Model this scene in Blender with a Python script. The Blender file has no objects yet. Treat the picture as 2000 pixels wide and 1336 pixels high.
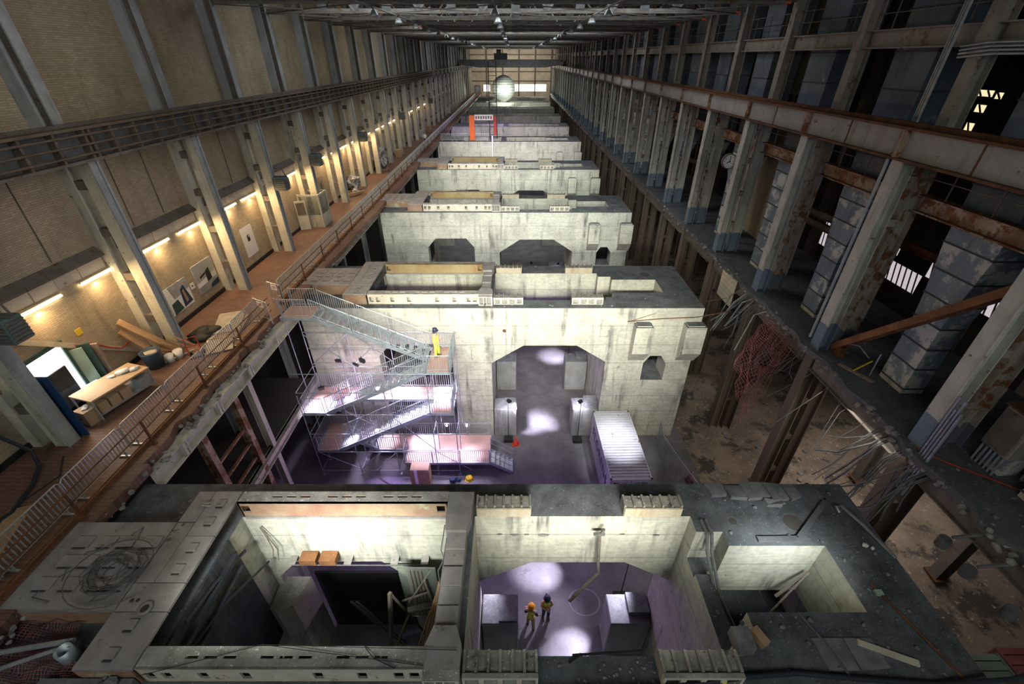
import bpy, bmesh, math, random
from mathutils import Vector, Matrix, Euler, noise

R = random.Random(11)
SC = bpy.context.scene
COL = SC.collection
PI = math.pi

# ------------------------------------------------------------------ camera, world, lights, exposure
cam = bpy.data.cameras.new('camera')
cam.sensor_width = 36.0
cam.lens = 851.0 / 2000.0 * 36.0
cam.shift_x = -0.0015
cam.clip_start = 0.1
cam.clip_end = 500
cam_o = bpy.data.objects.new('camera', cam)
COL.objects.link(cam_o)
cam_o.location = (0, 0, 22.0)
cam_o.rotation_euler = (PI / 2 - math.atan(556.0 / 851.0), 0, 0)
SC.camera = cam_o

SC.view_settings.view_transform = 'Standard'
SC.view_settings.look = 'None'
SC.view_settings.gamma = 1.0
SC.view_settings.use_curve_mapping = False
SC.view_settings.exposure = 0.0
SC.cycles.max_bounces = 6
SC.cycles.diffuse_bounces = 3
SC.cycles.glossy_bounces = 2
SC.cycles.sample_clamp_indirect = 4.0
SC.cycles.caustics_reflective = False
SC.cycles.caustics_refractive = False

world = bpy.data.worlds.new('overcast')
SC.world = world
world.use_nodes = True
bg = world.node_tree.nodes['Background']
bg.inputs[0].default_value = (0.42, 0.52, 0.70, 1)
bg.inputs[1].default_value = 0.15


def light(name, kind, loc, target, energy, color, size=1.0, size_y=None, spot=60, blend=0.5, spread=180):
    l = bpy.data.lights.new(name, kind)
    l.energy = energy
    l.color = color
    if kind == 'AREA':
        l.shape = 'RECTANGLE'
        l.size = size
        l.size_y = size_y or size
        l.spread = math.radians(spread)
    else:
        l.shadow_soft_size = size
    if kind == 'SPOT':
        l.spot_size = math.radians(spot)
        l.spot_blend = blend
    o = bpy.data.objects.new(name, l)
    COL.objects.link(o)
    o.location = loc
    if target is not None:
        d = Vector(target) - Vector(loc)
        o.rotation_euler = d.to_track_quat('-Z', 'Y').to_euler()
    return o


# added unseen fill lamps: one behind the camera, a row under the roof
light('rear_fill_light', 'AREA', (0, -9, 25.0), (0, 18, 6), 2150, (0.93, 1.0, 0.93), 26, 8)
for i, yy in enumerate((34, 62, 95, 130)):
    light('roof_fill_light', 'AREA', (-1, yy, 26.6), (-1, yy + 4, 0), 1500, (0.93, 0.97, 1.0), 22, 6)


# added unseen fills for the earth under the right-hand floor and the brick wall
light('earth_fill_light', 'AREA', (18.6, 16, 8.6), (17.0, 15, 0), 600, (1.0, .93, .85), 4, 14, spread=130)
light('brick_wall_fill', 'AREA', (-9.0, 16, 24.0), (-16.7, 18, 19.0), 420, (1.0, .93, .82), 2, 24)
light('brick_wall_fill', 'AREA', (-9.0, 52, 24.0), (-16.7, 54, 19.0), 520, (1.0, .93, .82), 2, 40)
light('foundation_face_fill', 'AREA', (0, 31.5, 16.5), (0, 40, 8.3), 1050, (.95, 1.0, .93), 20, .8, spread=80)  # added unseen washes that brighten the farther foundation faces
light('foundation_face_fill', 'AREA', (0, 50.0, 16.0), (0, 58.2, 8.6), 900, (.96, 1.0, .94), 20, .8, spread=80)
light('ball_area_fill', 'POINT', (2.5, 141, 12.6), None, 2600, (.94, 1.0, .86), .5)  # added point that brightens the surroundings of the mirrored ball
light('foundation_face_fill', 'AREA', (0, 86.0, 16.5), (0, 94.6, 8.9), 500, (.95, .85, 1.0), 20, .8, spread=80)
light('foundation_face_fill', 'AREA', (0, 68.0, 16.5), (0, 76.4, 8.8), 900, (1.0, .95, .97), 20, .8, spread=80)


# ------------------------------------------------------------------ node materials
class NT:
    def __init__(s, name):
        s.m = bpy.data.materials.new(name)
        s.m.use_nodes = True
        s.t = s.m.node_tree
        s.t.nodes.clear()
        s.out = s.n('ShaderNodeOutputMaterial')
        s.co = s.n('ShaderNodeTexCoord').outputs['Object']

    def n(s, typ, **k):
        q = s.t.nodes.new(typ)
        for a, b in k.items():
            setattr(q, a, b)
        return q

    def put(s, sock, v):
        if isinstance(v, bpy.types.NodeSocket):
            s.t.links.new(v, sock)
        elif isinstance(v, (tuple, list)) and len(v) == 3 and sock.type == 'RGBA':
            sock.default_value = (*v, 1)
        else:
            sock.default_value = v

    def randomise(s):
        oi = s.n('ShaderNodeObjectInfo')
        v = s.n('ShaderNodeVectorMath', operation='SCALE')
        c = s.n('ShaderNodeCombineXYZ')
        for k in range(3):
            s.put(c.inputs[k], oi.outputs['Random'])
        s.put(v.inputs[0], c.outputs[0])
        v.inputs['Scale'].default_value = 41.0
        a = s.n('ShaderNodeVectorMath', operation='ADD')
        s.put(a.inputs[0], s.co)
        s.put(a.inputs[1], v.outputs[0])
        s.co = a.outputs[0]

    def scaled(s, sc):
        q = s.n('ShaderNodeMapping')
        s.put(q.inputs[0], s.co)
        q.inputs['Scale'].default_value = sc
        return q.outputs[0]

    def noise(s, scale, detail=4, vec=None, rough=0.6):
        q = s.n('ShaderNodeTexNoise')
        s.put(q.inputs['Vector'], vec if vec is not None else s.co)
        q.inputs['Scale'].default_value = scale
        q.inputs['Detail'].default_value = detail
        q.inputs['Roughness'].default_value = rough
        return q.outputs['Fac']

    def rng(s, fac, a, b, lo=0.0, hi=1.0):
        q = s.n('ShaderNodeMapRange')
        s.put(q.inputs[0], fac)
        for i, v in enumerate((a, b, lo, hi)):
            q.inputs[i + 1].default_value = v
        return q.outputs[0]

    def mix(s, fac, a, b):
        q = s.n('ShaderNodeMix', data_type='RGBA')
        s.put(q.inputs[0], fac)
        s.put(q.inputs[6], a)
        s.put(q.inputs[7], b)
        return q.outputs[2]

    def math(s, op, a, b=0.0):
        q = s.n('ShaderNodeMath', operation=op)
        s.put(q.inputs[0], a)
        s.put(q.inputs[1], b)
        return q.outputs[0]

    def bump(s, h, strength=0.3, dist=0.05, normal=None):
        q = s.n('ShaderNodeBump')
        q.inputs['Strength'].default_value = strength
        q.inputs['Distance'].default_value = dist
        s.put(q.inputs['Height'], h)
        if normal is not None:
            s.put(q.inputs['Normal'], normal)
        return q.outputs[0]

    def bsdf(s, col, rough=0.8, metal=0.0, normal=None, spec=0.3):
        q = s.n('ShaderNodeBsdfPrincipled')
        s.put(q.inputs['Base Color'], col)
        s.put(q.inputs['Roughness'], rough)
        s.put(q.inputs['Metallic'], metal)
        q.inputs['Specular IOR Level'].default_value = spec
        if normal is not None:
            s.put(q.inputs['Normal'], normal)
        s.t.links.new(q.outputs[0], s.out.inputs[0])
        return q

    def up(s):
        g = s.n('ShaderNodeNewGeometry')
        x = s.n('ShaderNodeSeparateXYZ')
        s.put(x.inputs[0], g.outputs['Normal'])
        return x.outputs[2]

    def zpos(s):
        x = s.n('ShaderNodeSeparateXYZ')
        s.put(x.inputs[0], s.n('ShaderNodeNewGeometry').outputs['Position'])
        return x.outputs[2]


def mat(name, c1, c2=None, vs=1.5, rough=0.8, metal=0.0, streak=None, rust=None, dust=None, lines=None,
        base=None, grain=0.0, fine=0.15, bump=0.25, bscale=14, spec=0.3, vr=(0.35, 0.65), speck=None):
    t = NT(name)
    t.randomise()
    col = c1
    if c2:
        col = t.mix(t.rng(t.noise(vs, 6), *vr), c1, c2)
    if fine:
        f = t.noise(vs * 11, 5)
        col = t.mix(t.rng(f, 0.35, 0.75, 0, fine), col, (0.02, 0.02, 0.02))
    if grain:
        g = t.noise(1.0, 5, t.scaled((0.9, 0.9, 11.0)))
        col = t.mix(t.rng(g, 0.48, 0.72, 0, grain), col, (0.09, 0.085, 0.085))
    if lines:
        x = t.n('ShaderNodeSeparateXYZ')
        t.put(x.inputs[0], t.co)
        w = t.math('FRACT', t.math('MULTIPLY', x.outputs[2], 1.0 / lines[1]))
        w = t.math('LESS_THAN', w, 0.03)
        col = t.mix(t.math('MULTIPLY', w, 0.55), col, lines[0])
    if streak:
        q = t.noise(1.0, 5, t.scaled((2.6, 2.6, 0.22)))
        q2 = t.noise(0.5, 3)
        q = t.math('MULTIPLY', t.rng(q, 0.5, 0.68), t.rng(q2, 0.4, 0.6))
        col = t.mix(t.math('MULTIPLY', q, streak[1]), col, streak[0])
    if rust:
        q = t.noise(rust[2], 8, None, 0.7)
        col = t.mix(t.rng(q, 0.66 - rust[1] * 0.4, 0.72 - rust[1] * 0.4), col, rust[0])
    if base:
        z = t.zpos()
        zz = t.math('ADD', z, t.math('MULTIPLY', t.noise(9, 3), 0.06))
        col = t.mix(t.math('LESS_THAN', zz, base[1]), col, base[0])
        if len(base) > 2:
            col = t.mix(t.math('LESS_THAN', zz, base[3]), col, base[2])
    if speck:
        q = t.noise(speck[1], 2, None, 0.5)
        col = t.mix(t.rng(q, 0.64, 0.70), col, speck[0])
    if dust:
        u = t.rng(t.up(), 0.55, 0.9, 0, dust[1])
        d2 = t.mix(t.rng(t.noise(1.3, 9, None, 0.7), 0.36, 0.66), tuple(v * 0.62 for v in dust[0]), tuple(min(1, v * 1.9) for v in dust[0]))
        d2 = t.mix(t.rng(t.noise(19, 3, None, 0.55), 0.64, 0.70), d2, tuple(min(1, v * 4.2) for v in dust[0]))
        d2 = t.mix(t.rng(t.noise(7, 3, None, 0.5), 0.69, 0.72), d2, tuple(min(1, v * 3.4) for v in dust[0]))
        col = t.mix(u, col, d2)
    nrm = t.bump(t.noise(bscale, 6), bump, 0.03) if bump else None
    t.bsdf(col, rough, metal, nrm, spec)
    return t.m


def emit(name, col, strength):
    t = NT(name)
    e = t.n('ShaderNodeEmission')
    e.inputs[0].default_value = (*col, 1)
    e.inputs[1].default_value = strength
    t.t.links.new(e.outputs[0], t.out.inputs[0])
    return t.m


def brick_mat(name, c1, c2, mortar, bw, bh, plane, ms=0.012, stain=None, bias=0.0, bump=0.4, rough=0.85):
    t = NT(name)
    x = t.n('ShaderNodeSeparateXYZ')
    t.put(x.inputs[0], t.co)
    c = t.n('ShaderNodeCombineXYZ')
    t.put(c.inputs[0], x.outputs[plane[0]])
    t.put(c.inputs[1], x.outputs[plane[1]])
    b = t.n('ShaderNodeTexBrick')
    t.put(b.inputs['Vector'], c.outputs[0])
    b.inputs['Scale'].default_value = 1.0
    b.inputs['Brick Width'].default_value = bw
    b.inputs['Row Height'].default_value = bh
    b.inputs['Mortar Size'].default_value = ms
    b.inputs['Mortar Smooth'].default_value = 0.3
    b.inputs['Bias'].default_value = bias
    t.put(b.inputs['Color1'], c1)
    t.put(b.inputs['Color2'], c2)
    t.put(b.inputs['Mortar'], mortar)
    col = b.outputs[0]
    n1 = t.noise(0.35, 6)
    col = t.mix(t.rng(n1, 0.38, 0.7, 0, 0.55), col, tuple(v * 0.45 for v in c1))
    if stain:
        q = t.noise(1.0, 5, t.scaled((1.2, 1.2, 0.25)))
        col = t.mix(t.rng(q, 0.55, 0.75, 0, stain[1]), col, stain[0])
    t.bsdf(col, rough, 0, t.bump(b.outputs['Fac'], -bump, 0.02), 0.25)
    return t.m


RUSTC = (0.16, 0.065, 0.025)
m = {}
m['brick'] = brick_mat('tan_brick', (0.40, 0.325, 0.225), (0.50, 0.42, 0.30), (0.27, 0.225, 0.16), 0.26, 0.072, (1, 2), 0.009, ((0.10, 0.08, 0.06), 0.5))
m['brick_pale'] = brick_mat('pale_panel_brick', (0.58, 0.49, 0.38), (0.66, 0.58, 0.46), (0.4, 0.34, 0.27), 0.8, 0.3, (0, 2), 0.02)
m['tile'] = brick_mat('quarry_tile', (0.17, 0.095, 0.068), (0.22, 0.125, 0.09), (0.09, 0.06, 0.05), 0.3, 0.15, (0, 1), 0.012, ((0.08, 0.05, 0.04), 0.6), rough=0.55)
m['cream'] = mat('cream_column_paint', (0.58, 0.56, 0.46), (0.44, 0.43, 0.37), 1.2, 0.6, streak=((0.12, 0.08, 0.05), 0.6), rust=((0.15, 0.09, 0.05), 0.12, 3.0), bump=0.1)
m['grey_post'] = mat('grey_post_paint', (0.38, 0.40, 0.41), (0.28, 0.30, 0.31), 1.0, 0.6, streak=((0.08, 0.07, 0.06), 0.6), bump=0.1)
m['web'] = mat('brown_steel_web', (0.12, 0.10, 0.085), (0.17, 0.15, 0.13), 1.5, 0.8, rust=((0.10, 0.05, 0.03), 0.2, 2.5))
m['left_girder'] = mat('grey_blue_girder_paint', (0.13, 0.14, 0.155), (0.09, 0.095, 0.10), 1.2, 0.7, streak=((0.05, 0.035, 0.025), 0.8), rust=((0.10, 0.06, 0.04), 0.2, 2.0))
m['brown_pipe'] = mat('brown_pipe_paint', (0.16, 0.12, 0.085), (0.10, 0.075, 0.055), 2.0, 0.7)
m['right_girder'] = mat('grey_girder_paint', (0.34, 0.32, 0.31), (0.26, 0.25, 0.245), 0.9, 0.65, streak=((0.16, 0.09, 0.05), 0.55), rust=(RUSTC, 0.12, 1.6), bump=0.1)
m['rust'] = mat('rusted_steel', RUSTC, (0.075, 0.035, 0.02), 2.2, 0.85, rust=((0.26, 0.11, 0.04), 0.1, 4.0), bump=0.4)
m['rust_cream'] = mat('peeling_rusty_beam', (0.42, 0.33, 0.26), (0.22, 0.13, 0.08), 1.3, 0.75, rust=(RUSTC, 0.42, 1.8), streak=((0.12, 0.05, 0.02), 0.8), dust=((0.13, 0.06, 0.03), 0.85))
m['rust_orange'] = mat('orange_rusted_brace', (0.24, 0.105, 0.04), (0.12, 0.05, 0.025), 1.5, 0.85, dust=((0.17, 0.08, 0.035), 0.6))
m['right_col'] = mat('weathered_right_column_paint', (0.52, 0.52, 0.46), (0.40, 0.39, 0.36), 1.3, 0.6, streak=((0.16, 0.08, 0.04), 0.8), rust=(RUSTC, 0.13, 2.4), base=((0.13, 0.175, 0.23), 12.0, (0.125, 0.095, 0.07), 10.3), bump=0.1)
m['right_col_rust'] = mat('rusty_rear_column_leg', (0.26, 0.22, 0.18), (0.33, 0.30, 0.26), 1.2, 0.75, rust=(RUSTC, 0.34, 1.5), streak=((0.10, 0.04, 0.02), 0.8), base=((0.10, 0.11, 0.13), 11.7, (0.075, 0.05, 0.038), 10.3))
m['right_upper'] = mat('taupe_upper_column_paint', (0.30, 0.27, 0.235), (0.22, 0.195, 0.17), 1.4, 0.7, rust=((0.14, 0.08, 0.05), 0.22, 2.2), streak=((0.10, 0.05, 0.03), 0.6))
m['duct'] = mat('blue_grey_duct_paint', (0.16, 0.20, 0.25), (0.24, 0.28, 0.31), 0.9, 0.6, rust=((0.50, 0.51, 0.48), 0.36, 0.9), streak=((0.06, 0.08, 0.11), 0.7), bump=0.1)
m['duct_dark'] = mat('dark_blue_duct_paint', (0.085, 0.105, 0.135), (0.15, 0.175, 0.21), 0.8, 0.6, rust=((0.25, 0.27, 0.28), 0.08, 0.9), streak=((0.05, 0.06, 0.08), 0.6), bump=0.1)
m['seam'] = mat('dark_duct_seam', (0.06, 0.07, 0.08), None, 2, 0.7, bump=0)
m['concrete'] = mat('pale_stained_concrete', (0.50, 0.495, 0.42), (0.30, 0.295, 0.265), 0.55, 0.85, streak=((0.10, 0.095, 0.095), 0.95), rust=((0.17, 0.16, 0.155), 0.05, 0.9), lines=((0.13, 0.125, 0.12), 1.32), dust=((0.055, 0.06, 0.07), 0.95), fine=0.3, bump=0.35, grain=0.25, vr=(0.42, 0.78))
m['plinth'] = mat('plinth_concrete', (0.34, 0.34, 0.33), (0.24, 0.24, 0.24), 0.9, 0.85, streak=((0.10, 0.10, 0.10), 0.7), dust=((0.10, 0.10, 0.11), 0.8), bump=0.4)
m['rubble'] = mat('broken_concrete', (0.20, 0.20, 0.205), (0.11, 0.115, 0.125), 2.5, 0.9, bump=0.8, bscale=9)
m['edge_rubble'] = mat('crumbled_slab_edge', (0.30, 0.29, 0.27), (0.14, 0.13, 0.125), 3.5, 0.9, bump=1.0, bscale=7)
m['deck'] = mat('dusty_steel_plate', (0.31, 0.29, 0.285), (0.21, 0.195, 0.19), 1.6, 0.7, rust=((0.10, 0.075, 0.06), 0.1, 2.2), bump=0.25, bscale=25)
m['deck_dark'] = mat('dark_pocket_steel', (0.055, 0.05, 0.048), None, 2, 0.9)
m['frame'] = mat('beige_frame_steel', (0.62, 0.56, 0.46), (0.48, 0.43, 0.36), 1.4, 0.7, rust=((0.18, 0.11, 0.07), 0.12, 2.6), dust=((0.17, 0.17, 0.165), 0.9), bump=0.2)
m['red_frame'] = mat('red_oxide_peeling_steel', (0.27, 0.14, 0.10), (0.33, 0.24, 0.16), 1.2, 0.7, rust=((0.36, 0.36, 0.24), 0.22, 1.1), dust=((0.17, 0.17, 0.165), 0.9))
m['ochre_frame'] = mat('ochre_peeling_steel', (0.40, 0.34, 0.18), (0.33, 0.20, 0.10), 0.8, 0.7, rust=((0.26, 0.12, 0.06), 0.15, 0.8), dust=((0.14, 0.135, 0.13), 0.9))
m['seat'] = mat('ribbed_bearing_steel', (0.30, 0.28, 0.24), (0.16, 0.155, 0.145), 2.0, 0.8, rust=((0.07, 0.065, 0.06), 0.25, 3), speck=((0.42, 0.42, 0.41), 14), bump=0.5)
m['cream_block'] = mat('cream_seat_face', (0.50, 0.44, 0.33), (0.40, 0.35, 0.27), 1.5, 0.75, streak=((0.25, 0.15, 0.08), 0.7))
m['chalk'] = mat('faded_chalk', (0.30, 0.29, 0.31), (0.22, 0.21, 0.23), 3, 0.8, bump=0)
m['floor'] = mat('basement_concrete', (0.16, 0.15, 0.165), (0.095, 0.09, 0.10), 0.8, 0.55, rust=((0.09, 0.085, 0.09), 0.1, 1.0), bump=0.2, bscale=6)
m['dirt'] = mat('bare_earth', (0.23, 0.175, 0.135), (0.13, 0.10, 0.08), 0.55, 0.95, rust=((0.06, 0.048, 0.042), 0.34, 0.5), speck=((0.30, 0.25, 0.2), 5), bump=0.9, bscale=4)
m['slab'] = mat('dusty_dark_slab', (0.12, 0.12, 0.13), (0.075, 0.078, 0.088), 1.0, 0.85, rust=((0.05, 0.05, 0.055), 0.15, 1.4), speck=((0.2, 0.2, 0.2), 9), bump=0.4)
m['blue_black'] = mat('blue_black_steel', (0.035, 0.042, 0.055), (0.015, 0.016, 0.02), 1.5, 0.7, streak=((0.16, 0.14, 0.11), 0.5))
m['roof'] = mat('dark_roof_deck', (0.045, 0.047, 0.052), (0.025, 0.026, 0.03), 1.5, 0.8)
m['truss'] = mat('grey_green_truss_paint', (0.22, 0.22, 0.19), (0.14, 0.13, 0.115), 1.5, 0.7, rust=((0.15, 0.07, 0.035), 0.2, 1.2))
m['gusset'] = mat('dark_gusset', (0.13, 0.14, 0.15), (0.09, 0.09, 0.09), 2, 0.7)
m['dark_wall'] = mat('shade_dark_wall', (0.045, 0.038, 0.033), (0.02, 0.018, 0.017), 0.4, 0.9)  # near-black stands in for shade behind the ducts and under the gallery
m['galv'] = mat('galvanised_steel', (0.50, 0.53, 0.55), (0.38, 0.41, 0.43), 3, 0.42, 0.55, bump=0, fine=0.05)
m['galv_blue'] = mat('galvanised_tube', (0.42, 0.47, 0.52), (0.30, 0.34, 0.38), 3, 0.45, 0.5, bump=0, fine=0.05)
m['ply'] = mat('pink_brown_ply', (0.42, 0.27, 0.24), (0.34, 0.21, 0.18), 1.0, 0.75, bump=0.1)
m['wood'] = mat('raw_lumber', (0.42, 0.28, 0.16), (0.30, 0.18, 0.10), 2.0, 0.75, bump=0.2)
m['wood_pale'] = mat('pale_lumber', (0.52, 0.47, 0.37), (0.40, 0.34, 0.26), 2.0, 0.75, bump=0.2)
m['wood_grey'] = mat('weathered_board', (0.30, 0.24, 0.19), (0.20, 0.155, 0.125), 1.6, 0.8, bump=0.3)
m['card'] = mat('cardboard', (0.46, 0.32, 0.19), (0.40, 0.27, 0.155), 1.5, 0.85, bump=0.1)
m['white'] = mat('white_cloth', (0.75, 0.74, 0.70), (0.6, 0.58, 0.55), 3, 0.8, bump=0.4)
m['paper'] = mat('white_paper', (0.72, 0.73, 0.72), None, 3, 0.8, bump=0, fine=0.05)
m['black'] = mat('black_metal', (0.02, 0.02, 0.022), None, 3, 0.5, bump=0)
m['rubber'] = mat('black_rubber', (0.022, 0.026, 0.034), None, 3, 0.45, bump=0)
m['tarp'] = mat('black_tarp', (0.018, 0.018, 0.02), (0.03, 0.03, 0.03), 3, 0.6, bump=0.8, bscale=4)
m['cable'] = mat('grey_cable', (0.13, 0.13, 0.135), (0.08, 0.08, 0.08), 3, 0.6, bump=0)
m['torn'] = mat('dull_torn_conduit', (0.17, 0.175, 0.18), (0.09, 0.09, 0.09), 2.5, 0.6, 0.2, rust=((0.10, 0.06, 0.04), 0.2, 2.0), bump=0)
m['conduit'] = mat('grey_conduit', (0.36, 0.38, 0.40), (0.24, 0.25, 0.26), 3, 0.45, 0.4, bump=0)
m['green_dark'] = mat('dark_green_door', (0.035, 0.085, 0.075), (0.025, 0.06, 0.055), 1, 0.5, bump=0)
m['green_pale'] = mat('pale_green_panel', (0.32, 0.42, 0.33), (0.25, 0.33, 0.27), 1, 0.6, bump=0)
m['teal_box'] = mat('teal_heater_case', (0.12, 0.20, 0.20), (0.09, 0.14, 0.15), 2, 0.5, bump=0)
m['blue'] = mat('deep_blue_panel', (0.012, 0.05, 0.14), None, 2, 0.5, bump=0)
m['bin'] = mat('dark_blue_bin', (0.05, 0.08, 0.11), None, 2, 0.5, bump=0)
m['red'] = mat('red_paint', (0.45, 0.05, 0.03), None, 2, 0.5, bump=0)
m['orange'] = mat('orange_pillar_paint', (0.75, 0.14, 0.03), None, 2, 0.5, bump=0)
m['yellow'] = mat('yellow_paint', (0.65, 0.45, 0.03), None, 2, 0.5, bump=0)
m['net'] = mat('red_net_cord', (0.34, 0.12, 0.12), (0.22, 0.08, 0.09), 3, 0.8, bump=0)
m['cont'] = mat('container_white_paint', (0.46, 0.46, 0.50), (0.38, 0.38, 0.42), 1.2, 0.45, rust=((0.16, 0.05, 0.045), 0.1, 1.6), bump=0.05)
m['cont_letter'] = mat('navy_letter_paint', (0.03, 0.035, 0.12), None, 2, 0.5, bump=0)
m['cont_green'] = mat('faded_green_container', (0.15, 0.20, 0.15), (0.10, 0.14, 0.11), 1.0, 0.6)
m['cont_red'] = mat('faded_red_container', (0.22, 0.07, 0.07), (0.15, 0.05, 0.05), 1.0, 0.6)
m['tube_on'] = emit('lit_fluorescent_tube', (1.0, 0.74, 0.42), 26.0)
m['led_on'] = emit('lit_led_face', (0.86, 0.80, 1.0), 60.0)
m['daylight'] = emit('daylight_pane', (1.0, 0.98, 0.90), 5.0)
m['daylight_dim'] = emit('daylight_gap', (0.95, 0.84, 0.90), 0.6)
m['daylight_yel'] = emit('yellow_daylight_gap', (1.0, 0.86, 0.52), 1.0)
m['chrome'] = mat('mirror_facet', (0.80, 0.82, 0.78), None, 3, 0.42, 0.75, bump=0, fine=0)
m['vest'] = mat('lime_vest', (0.62, 0.90, 0.10), None, 3, 0.7, bump=0, fine=0)
m['vest_tape'] = mat('orange_vest_tape', (0.85, 0.32, 0.12), None, 3, 0.6, bump=0, fine=0)
m['skin'] = mat('skin', (0.50, 0.30, 0.21), None, 3, 0.6, bump=0, fine=0)
m['navy'] = mat('navy_jeans', (0.03, 0.045, 0.085), None, 3, 0.8, bump=0)
m['khaki'] = mat('khaki_trousers', (0.36, 0.27, 0.18), None, 3, 0.8, bump=0)
m['hat_orange'] = mat('orange_hard_hat', (0.85, 0.34, 0.03), None, 3, 0.35, bump=0, fine=0)
m['hat_navy'] = mat('navy_hard_hat', (0.02, 0.025, 0.05), None, 3, 0.3, bump=0, fine=0)
m['sleeve'] = mat('dark_sleeve', (0.03, 0.035, 0.05), None, 3, 0.8, bump=0)
m['shirt_white'] = mat('white_shirt', (0.7, 0.72, 0.72), None, 3, 0.8, bump=0)
m['boot'] = mat('brown_boot', (0.12, 0.075, 0.045), None, 3, 0.7, bump=0)
t_ = NT('wrap_film')
t_.bsdf(t_.mix(t_.rng(t_.noise(3, 5), 0.4, 0.6), (0.5, 0.52, 0.53), (0.04, 0.04, 0.05)), 0.15, 0.3, t_.bump(t_.noise(5, 4), 1.0, 0.2), 0.8)
m['film'] = t_.m
t_ = NT('dusty_glass')
q_ = t_.bsdf((0.72, 0.80, 0.74), 0.08, 0, None, 0.5)
q_.inputs['Transmission Weight'].default_value = 0.85
m['glass'] = t_.m


# ------------------------------------------------------------------ geometry helpers
class MB:
    def __init__(s):
        s.v, s.f, s.mi = [], [], []
        s.cur = 0

    def add(s, vs, fs):
        o = len(s.v)
        s.v += [Vector(p) for p in vs]
        for f in fs:
            s.f.append([i + o for i in f])
            s.mi.append(s.cur)
        return s

    def box(s, x0, x1, y0, y1, z0, z1):
        return s.add([(x0, y0, z0), (x1, y0, z0), (x1, y1, z0), (x0, y1, z0), (x0, y0, z1), (x1, y0, z1), (x1, y1, z1), (x0, y1, z1)],
                     [(0, 3, 2, 1), (4, 5, 6, 7), (0, 1, 5, 4), (1, 2, 6, 5), (2, 3, 7, 6), (3, 0, 4, 7)])

    def bar(s, p, q, w, h=None, up=(0, 0, 1)):
        p, q = Vector(p), Vector(q)
        h = w if h is None else h
        d = (q - p).normalized()
        up = Vector(up)
        if abs(d.dot(up)) > 0.99:
            up = Vector((0, 1, 0)) if abs(d.y) < 0.9 else Vector((1, 0, 0))
        a = d.cross(up).normalized()
        b = a.cross(d).normalized()
        c = []
        for e in (p, q):
            for i, j in ((-1, -1), (1, -1), (1, 1), (-1, 1)):
                c.append(e + a * (i * w / 2) + b * (j * h / 2))
        return s.add(c, [(3, 2, 1, 0), (4, 5, 6, 7), (0, 1, 5, 4), (1, 2, 6, 5), (2, 3, 7, 6), (3, 0, 4, 7)])

    def ibeam(s, p, q, h, w, tf=0.03, tw=0.025, up=(0, 0, 1)):
        p, q = Vector(p), Vector(q)
        d = (q - p).normalized()
        up = Vector(up)
        a = d.cross(up).normalized()
        b = a.cross(d).normalized()
        o = b * (h / 2 - tf / 2)
        s.bar(p + o, q + o, w, tf, up)
        s.bar(p - o, q - o, w, tf, up)
        s.bar(p, q, tw, h - 2 * tf, up)
        return s

    def tube(s, pts, r, n=6, cap=True):
        pts = [Vector(p) for p in pts]
        rings = []
        prev = None
        for i, p in enumerate(pts):
            d = (pts[min(i + 1, len(pts) - 1)] - pts[max(i - 1, 0)])
            if d.length < 1e-6:
                d = Vector((0, 0, 1))
            d.normalize()
            if prev is None:
                a = d.orthogonal().normalized()
            else:
                a = prev - d * prev.dot(d)
                a = a.normalized() if a.length > 1e-5 else d.orthogonal().normalized()
            prev = a
            b = d.cross(a)
            rr = r[i] if isinstance(r, (list, tuple)) else r
            rings.append([p + (a * math.cos(2 * PI * k / n) + b * math.sin(2 * PI * k / n)) * rr for k in range(n)])
        vs = [v for g in rings for v in g]
        fs = []
        for i in range(len(pts) - 1):
            for k in range(n):
                fs.append((i * n + k, i * n + (k + 1) % n, (i + 1) * n + (k + 1) % n, (i + 1) * n + k))
        if cap:
            fs.append(tuple(range(n))[::-1])
            fs.append(tuple((len(pts) - 1) * n + k for k in range(n)))
        return s.add(vs, fs)

    def prism(s, poly, axis, a, b):
        n = len(poly)
        def P(u, v, w):
            return {'x': (w, u, v), 'y': (u, w, v), 'z': (u, v, w)}[axis]
        vs = [P(u, v, a) for u, v in poly] + [P(u, v, b) for u, v in poly]
        fs = [tuple(range(n))[::-1], tuple(range(n, 2 * n))] + [(i, (i + 1) % n, n + (i + 1) % n, n + i) for i in range(n)]
        return s.add(vs, fs)

    def cyl(s, c, r, h, n=16, axis='z', r2=None):
        r2 = r if r2 is None else r2
        vs = []
        for rr, w in ((r, 0), (r2, h)):
            for k in range(n):
                u, v = rr * math.cos(2 * PI * k / n), rr * math.sin(2 * PI * k / n)
                o = {'x': (w, u, v), 'y': (u, w, v), 'z': (u, v, w)}[axis]
                vs.append((c[0] + o[0], c[1] + o[1], c[2] + o[2]))
        fs = [tuple(range(n))[::-1], tuple(range(n, 2 * n))] + [(i, (i + 1) % n, n + (i + 1) % n, n + i) for i in range(n)]
        return s.add(vs, fs)

    def lathe(s, prof, n, c=(0, 0, 0), axis='z'):
        vs, fs = [], []
        for r, w in prof:
            for k in range(n):
                u, v = r * math.cos(2 * PI * k / n), r * math.sin(2 * PI * k / n)
                o = {'x': (w, u, v), 'y': (u, w, v), 'z': (u, v, w)}[axis]
                vs.append((c[0] + o[0], c[1] + o[1], c[2] + o[2]))
        for i in range(len(prof) - 1):
            for k in range(n):
                fs.append((i * n + k, i * n + (k + 1) % n, (i + 1) * n + (k + 1) % n, (i + 1) * n + k))
        fs.append(tuple(range(n))[::-1])
        fs.append(tuple((len(prof) - 1) * n + k for k in range(n)))
        return s.add(vs, fs)

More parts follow.
